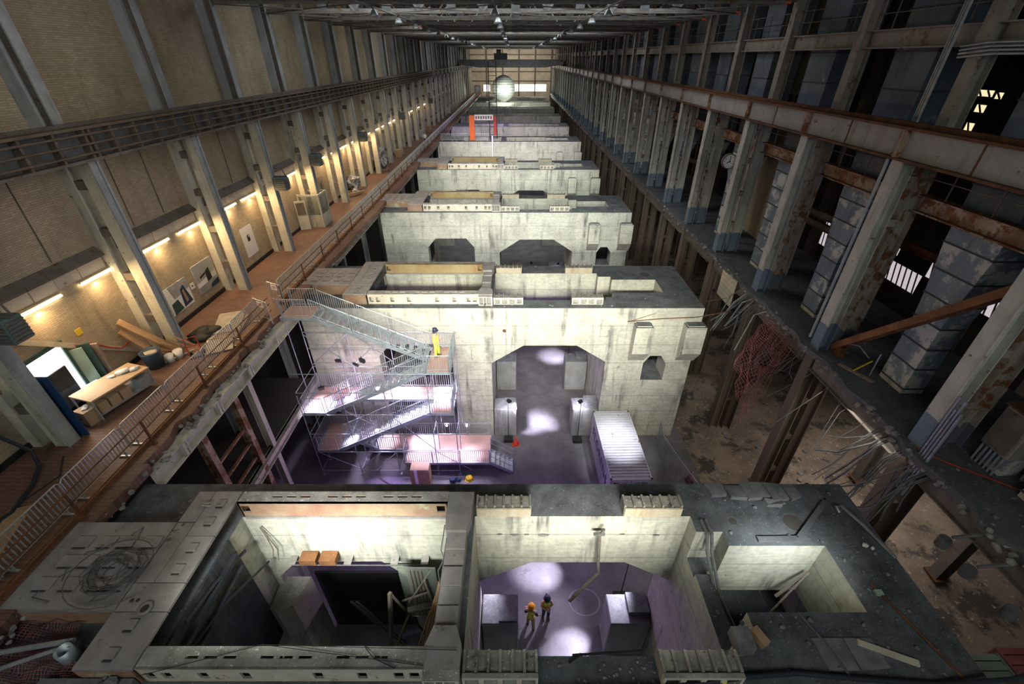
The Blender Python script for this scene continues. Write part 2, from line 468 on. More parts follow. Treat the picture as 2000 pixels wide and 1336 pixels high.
    def frus(s, r0, r1, z0, z1):
        """frustum between two rectangles (x0,x1,y0,y1)"""
        c = [(r0[0], r0[2], z0), (r0[1], r0[2], z0), (r0[1], r0[3], z0), (r0[0], r0[3], z0),
             (r1[0], r1[2], z1), (r1[1], r1[2], z1), (r1[1], r1[3], z1), (r1[0], r1[3], z1)]
        return s.add(c, [(0, 3, 2, 1), (4, 5, 6, 7), (0, 1, 5, 4), (1, 2, 6, 5), (2, 3, 7, 6), (3, 0, 4, 7)])

    def holed(s, u0, u1, w0, w1, holes, axis, a, b):
        """plate in the plane normal to axis, thickness a..b, with rectangular holes [(u0,u1,w0,w1)] that do not overlap in u"""
        def P(ua, ub, wa, wb):
            if ub - ua < 1e-4 or wb - wa < 1e-4:
                return
            if axis == 'y':
                s.box(ua, ub, a, b, wa, wb)
            elif axis == 'z':
                s.box(ua, ub, wa, wb, a, b)
            else:
                s.box(a, b, ua, ub, wa, wb)
        cur = u0
        for h in sorted(holes):
            P(cur, h[0], w0, w1)
            P(h[0], h[1], w0, h[2])
            P(h[0], h[1], h[3], w1)
            cur = h[1]
        P(cur, u1, w0, w1)
        return s

    def rock(s, c, r, seed, flat=1.0, n=1):
        bm = bmesh.new()
        bmesh.ops.create_icosphere(bm, subdivisions=n, radius=1.0)
        rr = random.Random(seed)
        off = [rr.uniform(0.65, 1.15) for _ in bm.verts]
        a = rr.uniform(0, 6.28)
        sx, sy = rr.uniform(0.7, 1.2), rr.uniform(0.7, 1.2)
        vs = []
        for v, k in zip(bm.verts, off):
            x, y, z = v.co.x * k * sx, v.co.y * k * sy, v.co.z * k * flat
            vs.append((c[0] + r * (x * math.cos(a) - y * math.sin(a)), c[1] + r * (x * math.sin(a) + y * math.cos(a)), c[2] + r * z))
        fs = [tuple(v.index for v in f.verts) for f in bm.faces]
        bm.free()
        return s.add(vs, fs)

    def mesh(s, name, mats, off=Vector((0, 0, 0)), smooth=False, bev=0.0):
        me = bpy.data.meshes.new(name)
        me.from_pydata([v - off for v in s.v], [], s.f)
        mats = mats if isinstance(mats, (list, tuple)) else [mats]
        for q in mats:
            me.materials.append(m[q])
        if len(mats) > 1:
            me.polygons.foreach_set('material_index', s.mi)
        bm = bmesh.new()
        bm.from_mesh(me)
        bmesh.ops.recalc_face_normals(bm, faces=bm.faces)
        if bev:
            bmesh.ops.bevel(bm, geom=[e for e in bm.edges if len(e.link_faces) == 2 and e.calc_face_angle(0) > 0.6], offset=bev, segments=1, affect='EDGES')
        bm.to_mesh(me)
        bm.free()
        if smooth:
            me.polygons.foreach_set('use_smooth', [True] * len(me.polygons))
        me.update()
        return me


def wloc(o):
    v = Vector((0, 0, 0))
    while o is not None:
        v += o.location
        o = o.parent
    return v


def obj(name, mb, mats, parent=None, at=None, smooth=False, bev=0.0, **props):
    """one mesh object; mb is in world coordinates (or in the parent's frame when the parent sits at the origin)"""
    off = wloc(parent) if parent else Vector(at or (0, 0, 0))
    me = mb.mesh(name, mats, off, smooth, bev)
    o = bpy.data.objects.new(name, me)
    COL.objects.link(o)
    if parent:
        o.parent = parent
    elif at:
        o.location = at
    for k, v in props.items():
        o[k] = v
    return o


def tag(o, label, cat, group=None):
    o['label'] = label
    o['category'] = cat
    if group:
        o['group'] = group
    return o


def thing(name, label, cat, loc=(0, 0, 0), group=None, rz=0.0):
    o = bpy.data.objects.new(name, None)
    o.empty_display_size = 0.3
    COL.objects.link(o)
    o.location = loc
    o.rotation_euler = (0, 0, rz)
    return tag(o, label, cat, group)


def struct(name, mb, mats, parent=None, **k):
    o = obj(name, mb, mats, parent, **k)
    if not parent:
        o['kind'] = 'structure'
    return o


def piece(name, me, parent, loc=(0, 0, 0), rot=(0, 0, 0), scale=None):
    o = bpy.data.objects.new(name, me)
    COL.objects.link(o)
    o.parent = parent
    o.location = loc
    o.rotation_euler = rot
    if scale:
        o.scale = scale
    return o


def dup(root, loc, label=None, rz=None, group=None, skip=()):
    r = root.copy()
    COL.objects.link(r)
    r.location = loc
    if rz is not None:
        r.rotation_euler = (0, 0, rz)
    if label:
        r['label'] = label
    if group:
        r['group'] = group
    for ch in list(root.children):
        if ch.name.split('.')[0] in skip:
            continue
        c = ch.copy()
        COL.objects.link(c)
        c.parent = r
        for g in list(ch.children):
            d = g.copy()
            COL.objects.link(d)
            d.parent = c
    return r


ORD = ['first', 'second', 'third', 'fourth', 'fifth', 'sixth', 'seventh', 'eighth', 'ninth', 'tenth', 'eleventh', 'twelfth', 'thirteenth',
       'fourteenth', 'fifteenth', 'sixteenth', 'seventeenth', 'eighteenth', 'nineteenth', 'twentieth', 'twenty-first', 'twenty-second',
       'twenty-third', 'twenty-fourth', 'twenty-fifth', 'twenty-sixth', 'twenty-seventh', 'twenty-eighth', 'twenty-ninth', 'thirtieth', 'thirty-first', 'thirty-second'] + ['farther'] * 80


def yk(k):
    return 10.85 + 6.05 * k


NB = 30
YEND = 190.0
WX = -16.7      # face of the brick wall
ZW = 10.7       # operating floor

# ================================================================== SETTING
# ------------------------------------------------------------------ floors and ground
b = MB(); b.box(-16.9, 11.6, -6, YEND, -0.3, 0.0)
struct('floor', b, 'floor')


def jag(y0, y1, step, x, amp, seed):
    rr = random.Random(seed)
    out, y = [], y0
    while y < y1:
        out.append((x + rr.uniform(-amp, amp), y))
        y += step * rr.uniform(0.6, 1.4)
    out.append((x, y1))
    return out


# earth to the right of the machine foundations, heaped and hollowed
def earth_z(x, y):
    a = noise.noise(Vector((x * 0.16, y * 0.16, 3.1))) * 0.9 + noise.noise(Vector((x * 0.5, y * 0.5, 7.7))) * 0.28
    e = min(1.0, max(0.0, (x - 11.3) / 2.5))
    return -0.15 + (a + 0.1) * e


b = MB()
xs = [11.0 + 0.42 * i for i in range(50)]
ys = [-6 + 0.5 * i for i in range(140)] + [64 + 6 * i for i in range(22)]
vs = [(x, y, earth_z(x, y)) for y in ys for x in xs]
nx = len(xs)
b.add(vs, [(j * nx + i, j * nx + i + 1, (j + 1) * nx + i + 1, (j + 1) * nx + i) for j in range(len(ys) - 1) for i in range(nx - 1)])
struct('ground', b, 'dirt', smooth=True)

# the operating-floor gallery along the brick wall
edge = jag(9.9, 21.4, 0.5, -12.35, 0.16, 5)
b = MB()
b.prism([(WX, -2), (-12.15, -2)] + jag(2.0, 9.9, 0.5, -12.1, 0.10, 8) + edge + jag(21.5, YEND, 2.5, -12.0, 0.12, 6) + [(WX, YEND)], 'z', 10.36, ZW)
fl = struct('floor_gallery', b, 'tile')
b = MB()
rr = random.Random(4)
for i in range(150):
    y = 4.5 + 32 * rr.random() ** 1.2
    b.rock((-12.15 + rr.uniform(-.15, .15), y, 10.33 + rr.uniform(-.05, .3)), rr.uniform(0.05, 0.14), i, 0.8)
obj('crumbled_edge', b, 'edge_rubble', fl, kind='stuff')

# steel beam carrying the gallery edge, its posts and the lower landing
b = MB(); b.ibeam((-12.2, 9.8, 10.0), (-12.2, 21.3, 10.0), 0.66, 0.42, 0.05)
t = thing('gallery_edge_beam', 'pale grey steel beam under the broken gallery edge beside the stair tower', 'beam', (-12.2, 9.8, 9.67))
obj('beam_body', b, 'cream', t)
for y in (11.2, 13.4, 15.9, 18.6):
    b = MB(); b.box(-12.02, -11.98, y - .05, y + .05, 9.72, 10.28); b.box(-12.02, -11.98, y + .14, y + .2, 9.72, 10.28)
    obj('stiffener', b, 'cream', t)
b = MB(); b.ibeam((-12.62, 21.6, 10.0), (-12.62, YEND, 10.0), 0.6, 0.36, 0.05)
t = thing('gallery_edge_beam', 'long steel beam under the gallery edge running from the stair tower to the far end', 'beam', (-12.62, 21.6, 9.7))
obj('beam_body', b, 'cream', t)
b = MB(); b.ibeam((-12.3, 10.2, 5.0), (-12.3, 21.5, 5.0), 0.5, 0.3, 0.05)
b.box(-16.6, -12.35, 10.2, 21.5, 5.05, 5.25)
t = thing('lower_landing', 'dark lower landing slab with peeling edge beam beneath the gallery', 'landing', (-12.3, 10.2, 4.75))
obj('landing_beam', b, 'frame', t)
b = MB(); b.box(-16.6, -12.5, 10.2, 21.5, 5.25, 5.28); obj('landing_shade_skin', b, 'deck_dark', t)  # near-black skin paints the gallery's shade onto the landing
for k, (y, z0, mt_, lb) in enumerate(((12.4, 0.0, 'rust_cream', 'orange-brown rusty post under the gallery, nearest the camera'), (14.75, 0.0, 'rust_cream', 'orange-brown rusty post under the gallery beside the pale post'), (15.9, 0.0, 'cream', 'pale riveted steel post under the gallery edge beam'))):
    t = thing('gallery_post', lb, 'post', (-12.45, y, z0), 'posts under the gallery')
    b = MB(); b.ibeam((-12.45, y, z0), (-12.45, y, 9.66), 0.34, 0.3, 0.03, up=(1, 0, 0)); obj('shaft', b, mt_, t)
    b = MB(); b.box(-12.7, -12.2, y - .25, y + .25, z0, z0 + 0.04); obj('base_plate', b, 'rust', t)
    if k == 2:
        b = MB()
        for r_ in range(7):
            for s_ in (-1, 1):
                b.box(-12.0, -11.96, y + s_ * .1 - .025, y + s_ * .1 + .025, 9.72 + r_ * .09, 9.77 + r_ * .09)
        obj('rivet_plate', b, 'cream', t, kind='stuff')
for z in (7.6, 6.7, 5.8):
    b = MB(); b.bar((-12.45, 12.55, z), (-12.45, 14.6, z), 0.12, 0.10)
    tag(obj('landing_rail', b, 'rust_cream', at=(-12.45, 12.55, z)), {7.6: 'topmost', 6.7: 'middle', 5.8: 'lowest'}[z] + ' rusty rail between the two orange-brown posts below the gallery', 'rail', 'rails below the gallery')
for k in range(28):
    y = yk(k) + 6.05 * 1.0
    if y > YEND - 3:
        break
    for q, x in enumerate((-14.6,)):
        t = thing('undercroft_column', 'grey column in the dark under the gallery, %s from the stair tower' % ORD[k], 'column', (x, y, 0), 'columns under the gallery')
        b = MB(); b.ibeam((x, y, 0), (x, y, 10.36), 0.4, 0.36, 0.04, up=(1, 0, 0)); obj('shaft', b, 'grey_post', t)
        b = MB(); b.box(x - .3, x + .3, y - .3, y + .3, 0, .05); obj('base_plate', b, 'rust', t)

# right-hand operating floor: dark slab with a torn edge
b = MB()
b.prism([(20.2, -3)] + [(20.2, YEND)] + jag(-3, YEND, 0.55, 13.75, 0.16, 9)[::-1], 'z', 10.42, ZW)
fr = struct('floor_right', b, 'slab')
b = MB()
rr = random.Random(14)
for i in range(230):
    y = 4 + 36 * rr.random() ** 1.2
    b.rock((13.75 + rr.uniform(-.14, .2), y, 10.45 + rr.uniform(-.1, .22)), rr.uniform(0.05, 0.17), 300 + i, 0.8)
obj('crumbled_edge', b, 'edge_rubble', fr, kind='stuff')
b = MB()
for k in range(-1, NB - 1):
    b.ibeam((14.05, yk(k) + .4, 10.05), (14.05, yk(k + 1) - .4, 10.05), 0.7, 0.3, 0.04)
    b.ibeam((14.6, yk(k) + 3.0, 10.1), (20.1, yk(k) + 3.0, 10.1), 0.6, 0.3, 0.04)
obj('floor_beams', b, 'web', fr, kind='stuff')

# ------------------------------------------------------------------ walls
b = MB(); b.box(WX - 0.4, WX, -6, YEND + 0.4, 0, 27.2)
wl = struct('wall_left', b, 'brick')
b = MB(); b.box(WX, WX + .05, -6, YEND, 0, 10.3); obj('undercroft_shade_skin', b, 'dark_wall', wl)  # near-black skin over the brick paints the dark under the gallery
b = MB(); b.box(-17.1, 31.4, YEND, YEND + 0.4, 0, 27.2)
we = struct('wall_end', b, 'brick_pale')
b = MB(); b.box(31, 31.4, -6, YEND, -1, 27.2)
struct('wall_right', b, 'dark_wall')
for i, x in enumerate((-16.2, -10, -4, 2, 8, 14)):
    b = MB(); b.box(x - .25, x + .25, YEND - .3, YEND, 8, 27); obj('pilaster', b, 'web', we)
for z in (14.6, 17.6, 22.8):
    b = MB(); b.box(-16.6, 16.6, YEND - .2, YEND, z - .15, z + .15); obj('string_course', b, 'web', we)
for n_, (x0, x1, z0, z1) in enumerate(((-11.3, -8.9, 11.2, 13.4), (-0.4, 12.3, 11.2, 13.5))):
    w = MB(); w.box(x0, x1, YEND - .1, YEND - .06, z0, z1)
    wf = MB(); wf.holed(x0 - .15, x1 + .15, z0 - .15, z1 + .15, [(x0, x1, z0, z1)], 'y', YEND - .16, YEND)
    wo = struct('window_%d' % (n_ + 1), wf, 'web')
    obj('pane', w, 'daylight', wo)
# doorway at the left of the end wall
b = MB(); b.holed(-14.6, -12.6, 10.7, 13.2, [(-14.4, -12.8, 10.7, 13.0)], 'y', YEND - .15, YEND)
d = struct('door_1', b, 'web')
b = MB(); b.box(-14.4, -12.8, YEND - .05, YEND, 10.7, 13.0); obj('leaf', b, 'galv_blue', d)
# gaps in the far cladding on the right, where daylight comes in
n_ = 3
for y, z, hw, hh, q in (
        (32.84, 20.03, 0.64, 0.18, 'daylight_yel'),
        (31.78, 19.95, 0.26, 0.18, 'daylight_yel'),
        (32.61, 19.16, 0.38, 0.22, 'daylight_yel'),
        (32.73, 17.98, 0.33, 0.31, 'daylight_yel'),
        (41.84, 7.35, 1.05, 1.11, 'daylight_dim'),
        (34.38, 9.1, 1.21, 0.51, 'daylight_dim'),
        (32.05, 9.48, 1.27, 0.15, 'daylight_dim'),
        (31.91, 7.39, 1.63, 0.76, 'daylight_dim'),
        (29.45, 8.84, 0.66, 0.62, 'daylight_dim'),
        (24.37, 8.72, 1.56, 0.89, 'daylight_dim'),
        (78.74, 7.63, 0.55, 0.57, 'daylight_dim')):
    b = MB(); b.holed(y - hw - .08, y + hw + .08, z - hh - .08, z + hh + .08, [(y - hw, y + hw, z - hh, z + hh)], 'x', 30.88, 31.0)
    w = struct('window_%d' % n_, b, 'dark_wall')
    b = MB(); b.box(30.93, 30.95, y - hw, y + hw, z - hh, z + hh); obj('pane', b, q, w)
    for mm in range(max(1, int(hw * 2 / .5))):
        yy = y - hw + (mm + .5) * 2 * hw / max(1, int(hw * 2 / .5))
        b = MB(); b.bar((30.9, yy - .15, z - hh), (30.9, yy + .2, z + hh), .05, .09); obj('glazing_bar', b, 'dark_wall', w)
    n_ += 1

# sloping sill and concrete lintel strip along the brick wall
for k in range(NB - 1):
    y0, y1 = yk(k) + .32, yk(k + 1) - .32
    b = MB(); b.prism([(WX, 15.36), (WX + .28, 15.36), (WX + .28, 15.44), (WX, 15.72)], 'y', y0, y1)
    tr = struct('trim_%d' % (k + 1), b, 'web')
    if k < 5:
        rr = random.Random(k)
        cuts = [y0] + [y0 + (y1 - y0) * (i + rr.uniform(-.15, .15)) / 5 for i in range(1, 5)] + [y1]
        for i in range(5):
            b = MB(); b.box(WX, WX + .05 + rr.uniform(0, .03), cuts[i] + .015, cuts[i + 1] - .015, 14.86, 15.34); obj('lintel_block', b, 'frame', tr)
    else:
        b = MB(); b.box(WX, WX + .06, y0, y1, 14.86, 15.34); obj('lintel_band', b, 'frame', tr)
    if k < 3:
        for q in (0.3, 0.66):
            b = MB(); b.tube([(WX + .03, y0 + (y1 - y0) * q, 15.8), (WX + .03, y0 + (y1 - y0) * (q + .02), 18.9)], 0.018, 4); obj('wall_conduit', b, 'web', tr)
b = MB(); b.box(WX, WX + .06, -2, YEND, ZW, ZW + .22)
struct('baseboard_left', b, 'black')

# ------------------------------------------------------------------ ceiling and roof trusses
b = MB(); b.box(-17.1, 31.4, -22, YEND + .4, 27.2, 27.5)
ce = struct('ceiling', b, 'roof')
b = MB()
for i in range(17):
    x = -16 + 2.0 * i
    b.box(x - .06, x + .06, -20, YEND, 26.85, 27.2)
obj('purlins', b, 'truss', ce, kind='stuff')
TX0, TX1 = -16.4, 14.6


def make_truss(split):
    t = thing('roof_truss', '', 'truss', (0, 0, 24.4), 'roof trusses across the hall')
    b = MB(); b.box(TX0, TX1, -.16, .16, 24.36, 24.46); b.box(TX0, TX1, -.03, .03, 24.46, 24.62); obj('bottom_chord', b, 'truss', t)
    b = MB(); b.box(TX0, TX1, -.16, .16, 26.72, 26.84); obj('top_chord', b, 'truss', t)
    n = 15
    dx = (TX1 - TX0) / n
    web = MB()
    for i in range(n):
        xa, xb = TX0 + i * dx, TX0 + (i + 1) * dx
        q = MB() if split else web
        if i % 2:
            q.bar((xa, 0, 24.5), (xb, 0, 26.75), .12, .10)
        else:
            q.bar((xa, 0, 26.75), (xb, 0, 24.5), .12, .10)
        if split:
            obj('diagonal', q, 'truss', t)
        g = MB() if split else web
        g.box(xb - .28, xb + .28, -.05, .05, 24.42, 24.95)
        if split:
            obj('gusset', g, 'gusset', t)
    if not split:
        obj('web_members', web, 'truss', t, kind='stuff')
    b = MB(); b.box(TX1 - .35, TX1 - .05, -.17, .17, 24.35, 24.47); obj('chord_end', b, 'orange', t)
    return t


ta, tb = make_truss(True), make_truss(False)
for k in range(3, NB):
    src = ta if k < 10 else tb
    o = src if k in (3, 10) else dup(src, (0, yk(k), 24.4))
    o.location = (0, yk(k), 24.4)
    o['label'] = 'grey-green roof truss spanning the hall, %s one beyond the top picture edge' % ORD[k - 3]
b = MB()
for k in range(3, 12):
    for x in (-16, -8, 0, 7):
        b.tube([(x, yk(k), 24.36), (x + 7.4, yk(k + 1), 24.36)], 0.035, 4)
        b.tube([(x + 7.4, yk(k), 24.36), (x, yk(k + 1), 24.36)], 0.035, 4)
tag(obj('wind_bracing', b, 'web', at=(0, yk(3), 24.36)), 'thin crossed bracing rods strung between the roof trusses', 'bracing')

# three lines of lamp conduit with domed lamps
for x, nm in ((-7.5, 'left'), (-1.0, 'middle'), (5.1, 'right')):
    b = MB(); b.tube([(x, 20, 24.25), (x, YEND - 1, 24.25)], 0.045, 5)
    tag(obj('lamp_conduit', b, 'truss', at=(x, 20, 24.25)), 'straight conduit carrying the %s row of roof lamps' % {'left': 'brick-wall side', 'middle': 'middle', 'right': 'steel-frame side'}[nm], 'conduit')
proto = None
for r_, x in enumerate((-7.5, -1.0, 5.1)):
    for k in range(3, 24):
        y = yk(k) + (0.2 if r_ != 1 else -0.2)
        lb = 'round domed roof lamp in the %s row, %s one from the camera' % (('brick-wall side', 'middle', 'steel-frame side')[r_], ORD[k - 3])
        if proto is None:
            proto = thing('roof_lamp', lb, 'lamp', (0, 0, 0), 'roof lamps')
            b = MB(); b.lathe([(.06, .34), (.12, .30), (.24, .12), (.27, 0), (.24, 0.01), (.1, .22)], 14); obj('dome', b, 'galv', proto, smooth=True)
            b = MB(); b.cyl((0, 0, .32), .05, .14, 8); obj('neck', b, 'web', proto)
            proto.location = (x, y, 23.82)
        else:
            dup(proto, (x, y, 23.82), lb)

# ------------------------------------------------------------------ left-hand columns
p_ = thing('wall_column', '', 'column', (0, 0, ZW), 'columns along the brick wall')
b = MB(); b.box(-15.9, -15.38, -.16, .16, ZW, 18.9); obj('front_leg', b, 'cream', p_)
b = MB(); b.box(-15.38, -15.34, -.22, .22, ZW, 18.9); obj('front_flange', b, 'grey_post', p_)
b = MB(); b.box(WX, -16.3, -.2, .2, ZW, 18.9); obj('rear_leg', b, 'cream', p_)
for z in (12.3, 14.3, 16.2, 18.0):
    b = MB(); b.box(-16.3, -15.9, -.14, .14, z - .16, z + .16); obj('batten_plate', b, 'web', p_)
b = MB(); b.box(WX, -16.2, -.28, .28, 18.9, 27.2); obj('upper_post', b, 'grey_post', p_)
b = MB(); b.box(-16.2, -15.92, -.12, .12, 18.9, 27.2); obj('upper_web', b, 'web', p_)
b = MB(); b.box(-15.92, -15.86, -.2, .2, 18.9, 27.2); obj('upper_flange', b, 'grey_post', p_)
for k in range(NB):
    lb = 'cream two-legged steel column on the brick wall, %s from the camera' % ORD[k]
    o = p_ if k == 0 else dup(p_, (0, 0, 0))
    o.location = (0, yk(k), ZW)
    o['label'] = lb
LEFTCOL = p_
# narrow pipes running down some columns
for k in (1, 2, 3, 4, 5):
    y = yk(k)
    b = MB(); b.tube([(-15.3, y + .12, ZW + .05), (-15.3, y + .12, 18.85)], 0.05, 6)
    tag(obj('down_pipe', b, 'grey_post', at=(-15.3, y + .12, ZW)), 'slim grey pipe down the face of the %s cream wall column' % ORD[k], 'pipe', 'pipes down the wall columns')

# left crane girder with its pipe rails
t = thing('crane_girder', 'brown-grey crane girder with pipe rails along the brick wall', 'girder', (-15.4, 0, 18.85))
b = MB(); b.box(-15.5, -15.42, -2, YEND, 18.95, 19.9); obj('web_plate', b, 'left_girder', t)
b = MB(); b.box(-15.8, -15.1, -2, YEND, 19.88, 19.97); obj('top_flange', b, 'brown_pipe', t)
b = MB(); b.box(-15.75, -15.15, -2, YEND, 18.86, 18.95); obj('bottom_flange', b, 'web', t)
b = MB(); b.box(-15.5, -15.4, -2, YEND, 19.97, 20.08); obj('crane_rail', b, 'web', t)
for z in (19.12, 19.42, 19.72):
    b = MB(); b.tube([(-15.12, -2, z), (-15.12, YEND, z)], 0.04, 6); obj('pipe_rail', b, 'brown_pipe', t)
st = MB(); st.box(-.25, .06, -.05, .05, -.5, .46); me = st.mesh('stiffener', 'brown_pipe')
for k in range(-1, NB - 1):
    for j in range(5):
        y = yk(k) + 1.21 * j
        if k < 14 or j == 0:
            piece('stiffener', me, t, (.18, y, .57))
            if j == 0:
                piece('stiffener', me, t, (.18, y + .24, .57))

# ------------------------------------------------------------------ right-hand frame
p_ = thing('frame_column', '', 'column', (0, 0, 0), 'columns of the right-hand steel frame')
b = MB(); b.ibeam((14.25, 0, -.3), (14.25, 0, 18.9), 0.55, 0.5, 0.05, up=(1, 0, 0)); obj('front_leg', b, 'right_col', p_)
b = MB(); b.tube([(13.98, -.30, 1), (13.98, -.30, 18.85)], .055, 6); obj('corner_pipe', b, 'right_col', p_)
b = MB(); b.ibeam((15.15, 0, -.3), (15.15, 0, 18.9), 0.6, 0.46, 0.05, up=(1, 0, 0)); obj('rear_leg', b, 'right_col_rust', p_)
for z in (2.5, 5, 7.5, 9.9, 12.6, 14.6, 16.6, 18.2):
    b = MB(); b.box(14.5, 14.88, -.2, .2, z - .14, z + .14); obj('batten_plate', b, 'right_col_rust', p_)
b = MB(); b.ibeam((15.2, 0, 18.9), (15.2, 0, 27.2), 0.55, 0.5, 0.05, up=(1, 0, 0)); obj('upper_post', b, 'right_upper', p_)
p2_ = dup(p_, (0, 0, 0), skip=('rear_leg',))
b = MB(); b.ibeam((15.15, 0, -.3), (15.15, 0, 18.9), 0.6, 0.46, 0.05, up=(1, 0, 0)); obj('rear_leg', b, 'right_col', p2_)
b = MB(); b.tube([(14.75, .9, 10.7), (14.75, .9, 18.9)], .07, 6); obj('riser_pipe', b, 'right_col', p2_)
b = MB(); b.tube([(15.6, 1.6, 0), (15.6, 1.6, 18.9)], .11, 6); obj('riser_pipe', b, 'right_upper', p2_)
for k in range(-1, NB):
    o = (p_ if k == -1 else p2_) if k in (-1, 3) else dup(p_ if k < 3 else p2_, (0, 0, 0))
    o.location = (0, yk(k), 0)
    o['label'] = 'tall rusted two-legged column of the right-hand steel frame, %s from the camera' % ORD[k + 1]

t = thing('crane_girder', 'smooth grey plate girder with rusty stiffeners along the right-hand steel frame', 'girder', (14.0, 0, 18.9))
b = MB(); b.box(13.92, 14.0, -2, YEND, 18.98, 19.9); obj('web_plate', b, 'right_girder', t)
b = MB(); b.box(13.7, 14.35, -2, YEND, 19.88, 19.97); obj('top_flange', b, 'rust', t)
b = MB(); b.box(13.72, 14.3, -2, YEND, 18.9, 18.98); obj('bottom_flange', b, 'rust', t)
b = MB(); b.box(13.98, 14.1, -2, YEND, 19.97, 20.1); obj('crane_rail', b, 'rust', t)
b = MB(); b.box(14.35, 15.0, -2, YEND, 19.85, 19.9); obj('walk_plate', b, 'rust', t)
st = MB(); st.box(-.16, .02, -.14, .14, -.46, .46); st.box(-.2, .02, -.05, .05, -.46, .46); me = st.mesh('stiffener', 'rust_cream')
for k in range(-1, NB):
    piece('stiffener', me, t, (-.06, yk(k), .54))
    if k < 3:
        b = MB(); b.box(13.9, 13.925, yk(k) + 3.0, yk(k) + 3.06, 18.98, 19.88); obj('web_joint', b, 'rust', t)

# longitudinal beams and guard rails between the right-hand columns
bp = None
for lev, (z0, z1, mt_, nm) in enumerate(((17.12, 17.72, 'rust_cream', 'rust-streaked'), (22.3, 22.95, 'right_upper', 'taupe'))):
    b = MB(); b.ibeam((0, .3, (z0 + z1) / 2), (0, 5.75, (z0 + z1) / 2), z1 - z0, 0.42, 0.05); mb_ = b.mesh('beam_body', mt_, Vector((0, 0, z0)))
    b = MB()
    for z in (.55, 1.05):
        b.tube([(0, .3, z), (0, 5.75, z)], 0.022, 4)
    for y in (1.2, 3.0, 4.8):
        b.tube([(0, y, 0), (0, y, 1.08)], 0.025, 4)
    mr_ = b.mesh('guard_rail', 'web')
    for k in range(-1, NB - 1):
        t = thing('frame_beam', '%s beam with thin guard rail %s the crane girder, %s bay from the camera' % (nm, 'below' if lev == 0 else 'above', ORD[k + 1]), 'beam', (15.3, yk(k), z0), '%s beams between the right-hand columns' % ('lower', 'upper')[lev])
        piece('beam_body', mb_, t)
        piece('guard_rail', mr_, t, (0, 0, z1 - z0))

# second and third rows of columns and random cross steel in the dark behind
p_ = thing('rear_column', '', 'column', (0, 0, 0), 'columns in the dark behind the ducts')
b = MB(); b.ibeam((0, 0, 0), (0, 0, 27.2), .6, .5, .05, up=(1, 0, 0)); obj('shaft', b, 'web', p_)
b = MB(); b.box(-.4, .4, -.4, .4, 0, .06); obj('base_plate', b, 'rust', p_)
first = True
for k in range(-1, 14):
    for x in (21.5, 27.5):
        o = p_ if first else dup(p_, (0, 0, 0))
        first = False
        o.location = (x, yk(k) + 1.2, 0)
        o['label'] = 'dark steel column %s row behind the ducts, %s from the camera' % ('in the middle' if x < 25 else 'in the rearmost', ORD[k + 1])
rr = random.Random(77)
for i in range(46):
    y = rr.uniform(8, 46)
    z = rr.choice([13.2, 14.0, 16.9, 17.3, 20.2, 22.4, 24.5]) + rr.uniform(-.3, .3)
    x = rr.uniform(18.5, 28)
    b = MB()
    if rr.random() < .5:
        L = rr.uniform(2, 7); b.ibeam((x, y, z), (x, y + L, z + rr.uniform(-.8, .5)), .4, .28, .04)
    else:
        L = rr.uniform(3, 8); b.ibeam((x, y, z), (min(30, x + L), y, z), .45, .28, .04)
    tag(obj('cross_beam', b, 'web' if i % 3 else 'rust', at=(x, y, z)), 'dim rusty cross beam in the dark boiler bay behind the ducts', 'beam', 'cross beams in the boiler bay')

# ------------------------------------------------------------------ square air ducts, one a bay
def make_duct(wide, light_):
    t = thing('air_duct', '', 'duct', (0, 0, ZW), 'square ducts behind the right-hand columns')
    lv = [(15.5, 16.35, 2.65, 3.85, 10.7), (15.5, 16.35, 2.65, 3.85, 14.0), (15.7, 17.3, 2.5, 4.5, 16.6), (15.7, 17.5, 2.45, 4.7, 27.0)]
    def rect(z):
        for a, c in zip(lv, lv[1:]):
            if a[4] <= z <= c[4]:
                f = (z - a[4]) / (c[4] - a[4])
                return tuple(a[i] + (c[i] - a[i]) * f for i in range(4))
    zs = [10.7, 10.95, 11.9, 12.8, 13.7, 14.6, 15.5, 16.4, 17.3, 18.4, 19.6, 20.9, 22.2, 23.6, 25.0, 26.7]
    for i in range(len(zs) - 1):
        a, c = rect(zs[i]), rect(zs[i + 1])
        b = MB(); b.frus(a, c, zs[i] + .012, zs[i + 1] - .012)
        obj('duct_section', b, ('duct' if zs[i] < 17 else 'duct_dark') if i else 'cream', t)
        g = 0.035
        b = MB(); b.box(c[0] - g, c[1] + g, c[2] - g, c[3] + g, zs[i + 1] - .025, zs[i + 1] + .025)
        obj('seam_flange', b, 'seam', t)
    return t


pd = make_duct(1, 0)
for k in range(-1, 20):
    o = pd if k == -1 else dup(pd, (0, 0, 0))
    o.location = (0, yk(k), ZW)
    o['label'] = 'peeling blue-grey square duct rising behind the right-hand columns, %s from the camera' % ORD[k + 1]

# ================================================================== MACHINE FOUNDATIONS
PY = lambda n: 3.6 + 18.2 * (n - 1)      # front face of foundation n
TOP = 10.05


def boolean_body(cuts, top):
    def tmp(mb):
        o = bpy.data.objects.new('tmp', mb.mesh('tmp', 'concrete'))
        COL.objects.link(o)
        return o
    b = MB(); b.box(-12.3, 10.9, 0, 6.0, 0, top)
    o = tmp(b)
    cs = [tmp(c) for c in cuts]
    for c in cs:
        q = o.modifiers.new('b', 'BOOLEAN')
        q.operation = 'DIFFERENCE'
        q.solver = 'EXACT'
        q.object = c
    dg = bpy.context.evaluated_depsgraph_get()
    me = bpy.data.meshes.new_from_object(o.evaluated_get(dg))
    me.name = 'concrete_body'
    for q in [o] + cs:
        bpy.data.objects.remove(q, do_unlink=True)
    return me


